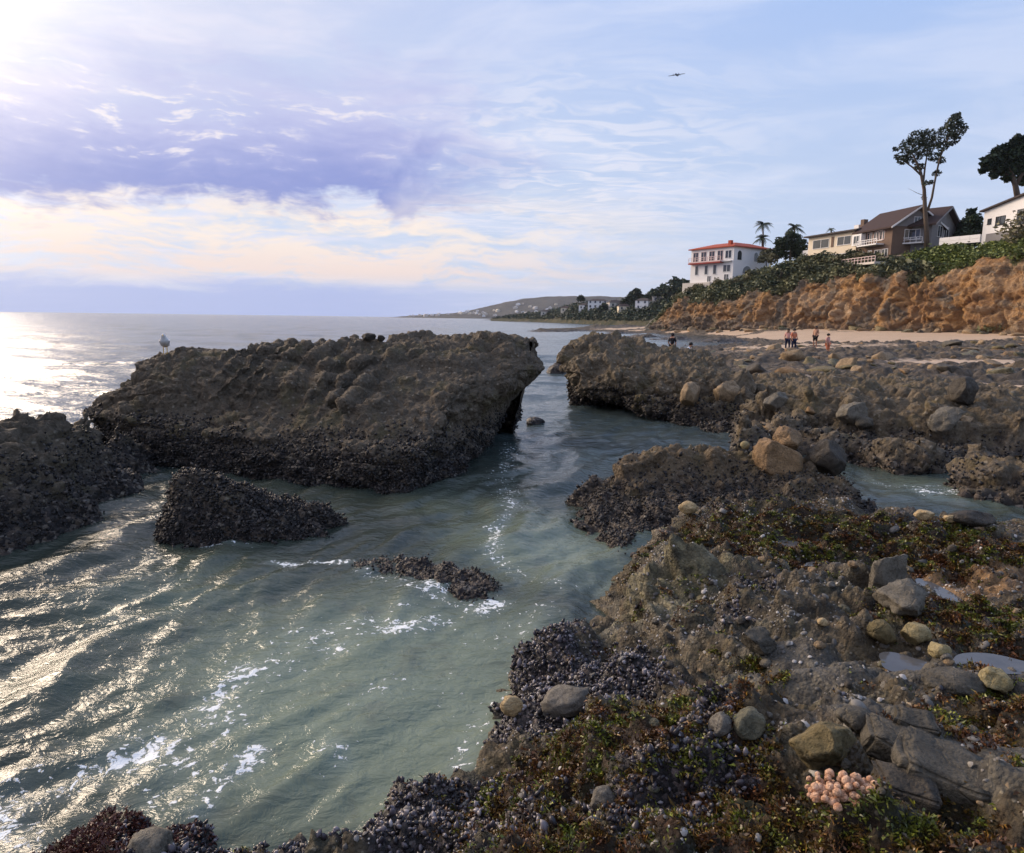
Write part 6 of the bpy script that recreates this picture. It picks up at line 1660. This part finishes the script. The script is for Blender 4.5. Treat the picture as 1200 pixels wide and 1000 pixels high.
# reefs off the cliff point
def reef(ctrl, box, label, res, off):
    hf_rock('reef', ctrl, box, res, [(.12, .35, 'f'), (.4, .3, 'f'), (.5, .45, 'w'), (1.2, .25, 'w')], M_FAR, label, zcut=-.75, off=off)
def reef_line(pts, z, wd, label, off, res=.4):
    c = []
    for px, py in pts:
        p = pz(px, py, 0.0); zz = z * (.7 + .5 * random.random())
        c += [(p[0], p[1] + wd * .5, zz), (p[0], p[1] - .2, .1), (p[0], p[1] + wd, .1), (p[0], p[1] - wd * .5, -.8), (p[0], p[1] + wd * 1.6, -.8)]
    a, b = pz(*pts[0]), pz(*pts[-1]); c += [(a[0] - wd * .8, a[1], -.8), (b[0] + wd * .8, b[1], -.8)]
    c = np.array(c)
    reef(c, (c[:, 0].min() - .5, c[:, 0].max() + .5, c[:, 1].min(), c[:, 1].max()), label, res, off)
reef_line([(640, 389), (665, 388), (690, 386.5), (715, 386)], .9, 8, 'low dark reef lying offshore beyond the rock head', 90, .35)
reef_line([(725, 391), (760, 396), (800, 399), (840, 401), (868, 401)], .8, 5, 'dark low reef edging the little bay', 95, .3)
reef_line([(700, 384), (735, 383), (770, 385), (800, 388)], 1.6, 9, 'dark rubble spit running out from the cliff point', 99, .4)
reef_line([(580, 375.5), (620, 377), (650, 378)], 2.0, 25, 'dark rocky point far along the coast', 104, 1.2)
stone('tilted_slab', py_(775, 378, 200), (6, 2.2, 3.2), (0, -28, 15), M_ST['slate'], 'grey slab leaning against the coast beside the cliff point', 131, 4, 8, 'rock')

# ------------------------------------------------------------------ people, gull, aircraft
def skinned(name, verts, edges, radii, mat, parent, root=0, sub=1):
    me = bpy.data.meshes.new(name); me.from_pydata([tuple(v) for v in verts], edges, []); me.materials.append(mat)
    o = link(name, me, parent)
    md = o.modifiers.new('skin', 'SKIN'); md.use_smooth_shade = True
    for i, r in enumerate(radii):
        sv = me.skin_vertices[0].data[i]; sv.radius = (r, r) if not isinstance(r, tuple) else r; sv.use_root = (i == root)
    s = o.modifiers.new('sub', 'SUBSURF'); s.levels = sub; s.render_levels = sub
    return o
def person(loc, rz, top, low, label, pose='stand', hat=False, bare_legs=False, sc=1.0):
    root = empty('person', loc, rz); root.scale = (sc, sc, sc)
    meta(root, label, 'person', None)
    if pose == 'stand':
        J = dict(pel=(0, 0, .95), wa=(0, .01, 1.1), ch=(0, .02, 1.32), nk=(0, .0, 1.49), hd=(0, -.02, 1.60), ht=(0, -.02, 1.70),
                 ls=(-.17, .02, 1.42), le=(-.24, .04, 1.15), lw=(-.22, -.08, .92), lh=(-.21, -.12, .83), rs=(.17, .02, 1.42), re=(.26, .02, 1.16), rw=(.22, -.14, .98), rh=(.20, -.20, .92),
                 lp=(-.10, 0, .90), lk=(-.12, -.03, .50), la=(-.13, .03, .09), lt=(-.14, -.13, .04), rp=(.10, 0, .90), rk=(.13, -.05, .50), ra=(.14, .02, .09), rt=(.16, -.14, .04))
    else:
        J = dict(pel=(0, .08, .32), wa=(0, .05, .46), ch=(0, -.05, .66), nk=(0, -.12, .82), hd=(0, -.17, .93), ht=(0, -.18, 1.02),
                 ls=(-.17, -.06, .76), le=(-.25, -.22, .55), lw=(-.16, -.38, .42), lh=(-.13, -.45, .38), rs=(.17, -.06, .76), re=(.25, -.22, .55), rw=(.16, -.38, .42), rh=(.13, -.45, .38),
                 lp=(-.11, .05, .30), lk=(-.15, -.30, .48), la=(-.14, -.12, .09), lt=(-.15, -.27, .04), rp=(.11, .05, .30), rk=(.15, -.30, .48), ra=(.14, -.12, .09), rt=(.15, -.27, .04))
    rad = dict(pel=.13, wa=.12, ch=.14, nk=.055, hd=.095, ht=.07, ls=.07, le=.047, lw=.033, lh=.04, rs=.07, re=.047, rw=.033, rh=.04, lp=.10, lk=.062, la=.042, lt=.035, rp=.10, rk=.062, ra=.042, rt=.035)
    E = [('pel', 'wa'), ('wa', 'ch'), ('ch', 'nk'), ('nk', 'hd'), ('hd', 'ht'), ('ch', 'ls'), ('ls', 'le'), ('le', 'lw'), ('lw', 'lh'), ('ch', 'rs'), ('rs', 're'), ('re', 'rw'), ('rw', 'rh'), ('pel', 'lp'), ('lp', 'lk'), ('lk', 'la'), ('la', 'lt'), ('pel', 'rp'), ('rp', 'rk'), ('rk', 'ra'), ('ra', 'rt')]
    def sub(name, keys, mat, grow, rt):
        keys = list(keys); ix = {k: i for i, k in enumerate(keys)}
        return skinned(name, [J[k] for k in keys], [(ix[a], ix[b]) for a, b in E if a in ix and b in ix], [rad[k] * grow for k in keys], mat, root, ix[rt])
    sub('body', J.keys(), M_SKIN, 1.0, 'pel')
    if top: sub('shirt', ['pel', 'wa', 'ch', 'ls', 'rs', 'le', 're'], top, 1.16, 'ch')
    if low: sub('trousers', ['pel', 'lp', 'rp', 'lk', 'rk'] + ([] if bare_legs else ['la', 'ra']), low, 1.18, 'pel')
    hx = np.array(J['hd'])
    V, Fq = boulder(3, 2, 0, rough=.05); V = V * np.array([.115, .13, .11]); V = V[:]
    link('hat' if hat else 'hair', mesh_np('hair', V, Fq, [M_BLACKCL if hat else M_HAIR], True), root, hx + np.array([0, .03, .055]))
    nose = MB(); nose.add([(-.015, -.09, -.03), (.015, -.09, -.03), (0, -.125, -.02), (0, -.09, .02)], [(0, 1, 2), (1, 3, 2), (0, 2, 3), (0, 3, 1)]); nose.build('nose', M_SKIN, root, hx)
    return root
def stand_at(px, pyf, Y): 
    p = py_(px, pyf, Y); b = beach_at(p[0], p[1]); return (p[0], p[1], b[2] - .03)
def on_rock(px, pyf, Y):
    p = py_(px, pyf, Y)
    stone('flat_rock', (p[0], p[1], p[2] - .32), (1.0, .7, .36), (0, 0, px), M_ST['tan'], 'flat topped rock under the person in %s' % ('black' if px < 800 else 'white'), int(px), 3, 5, 'rock', depth=.8)
    return (p[0], p[1], p[2] - .06)
person(on_rock(787, 421, 45), R(150), M_BLACKCL, M_BLACKCL, 'person in black top and dark hat standing on the rocks behind the rock head', hat=True, bare_legs=True)
person(on_rock(806, 421, 44), R(60), M_WHITECL, M_NAVY, 'person in white top crouching beside the person in black', 'crouch', sc=1.05)
person(stand_at(929, 416, 52), R(20), M_ORANGE, M_NAVY, 'person in orange top and dark blue trousers standing on the beach rocks', sc=1.02)
person(stand_at(922, 416, 53.5), R(-30), M_PINKCL, M_NAVY, 'person in pink top standing behind the one in orange')
person(stand_at(954, 416, 52.5), R(-60), None, M_BLACKCL, 'bare-chested person in black shorts standing among the beach rocks', bare_legs=True, sc=.93)
person(stand_at(969, 417, 51.5), R(40), M_PINKCL, M_ORANGE, 'person in pink top and orange shorts beside the bare-chested one', bare_legs=True, sc=.97)

def gull(loc, rz):
    root = empty('gull', loc, rz); meta(root, 'white gull standing on the crest of the long slab', 'bird')
    b = skinned('body', [(0, -.20, .16), (0, -.08, .17), (0, .08, .21), (0, .15, .27), (0, .175, .335), (0, .21, .345)], [(0, 1), (1, 2), (2, 3), (3, 4), (4, 5)], [.025, .075, .085, .05, .048, .03], M_FEATHER, root, 2)
    for s in (-1, 1):
        MB().add([(s * .085, .10, .23), (s * .09, -.02, .25), (s * .04, -.27, .13), (s * .075, -.05, .14), (s * .06, .08, .16), (s * .05, -.02, .26)], [(0, 1, 2, 3, 4), (0, 5, 1), (1, 5, 2), (4, 3, 2, 5, 0)]).build('wing', M_FEATHER, root)
        MB().tube([(s * .03, .02, .14), (s * .03, .03, .0), (s * .03, .07, .005)], (.008, .007, .009), 5).build('leg', M_BEAK, root)
    MB().tube([(0, .22, .342), (0, .27, .332)], (.014, .003), 5).build('beak', M_BEAK, root)
    return root
p = near_sight(SURF['big'][0], 194, 415)
gull((p[0], p[1], p[2]), R(200)).scale = (1.3,) * 3

def aircraft():
    p = py_(793, 88, 640.0); root = empty('aircraft', p, R(62)); root.rotation_euler = (R(0), R(-8), R(62))
    meta(root, 'small twin propeller aircraft flying in the open sky', 'aircraft')
    MB().tube([(-5.0, 0, .1), (-4.2, 0, .1), (-2, 0, .15), (1, 0, .1), (3.0, 0, .0), (5.6, 0, .35), (6.2, 0, .5)], (.1, .5, .85, .9, .7, .25, .08), 10).build('fuselage', M_PLANE, root, None, True)
    for s in (-1, 1):
        MB().prism([(-1.2, s * .5), (.9, s * .5), (.35, s * 7.2), (-.55, s * 7.2)], 'z', -.05, .2).build('wing', M_PLANE, root)
        e = MB().tube([(-2.1, s * 2.3, .1), (-1.6, s * 2.3, .1), (.8, s * 2.3, .12)], (.15, .38, .2), 8).build('engine', M_PLANE, root, None, True)
        m = MB(); m.box(-2.22, -2.17, s * 2.3 - .09, s * 2.3 + .09, -.85, 1.05); m.box(-2.25, -2.225, s * 2.3 - .95, s * 2.3 + .95, .02, .18); m.build('propeller', M_PLANE, e)
        MB().prism([(5.0, s * .1), (6.1, s * .1), (6.0, s * 2.3), (5.4, s * 2.3)], 'z', .42, .54).build('tailplane', M_PLANE, root)
    MB().prism([(4.6, .5), (6.0, .5), (6.6, 2.5), (5.8, 2.5)], 'y', -.06, .06).build('fin', M_PLANE, root)
aircraft()

# ------------------------------------------------------------------ haze
m = bpy.data.materials.new('sea_air'); m.use_nodes = True; m.node_tree.nodes.clear()
g = G(m.node_tree); out = g.n('ShaderNodeOutputMaterial'); pv = g.n('ShaderNodeVolumePrincipled')
pv.inputs['Color'].default_value = (.80, .86, 1.0, 1); pv.inputs['Density'].default_value = 0.00006
pv.inputs['Anisotropy'].default_value = .2
m.node_tree.links.new(pv.outputs[0], out.inputs['Volume'])
hz = MB().box(-7300, 7300, -7300, 7300, -3.0, 330).build('haze', m)
meta(hz, 'thin sea haze over water and coast', kind='stuff')
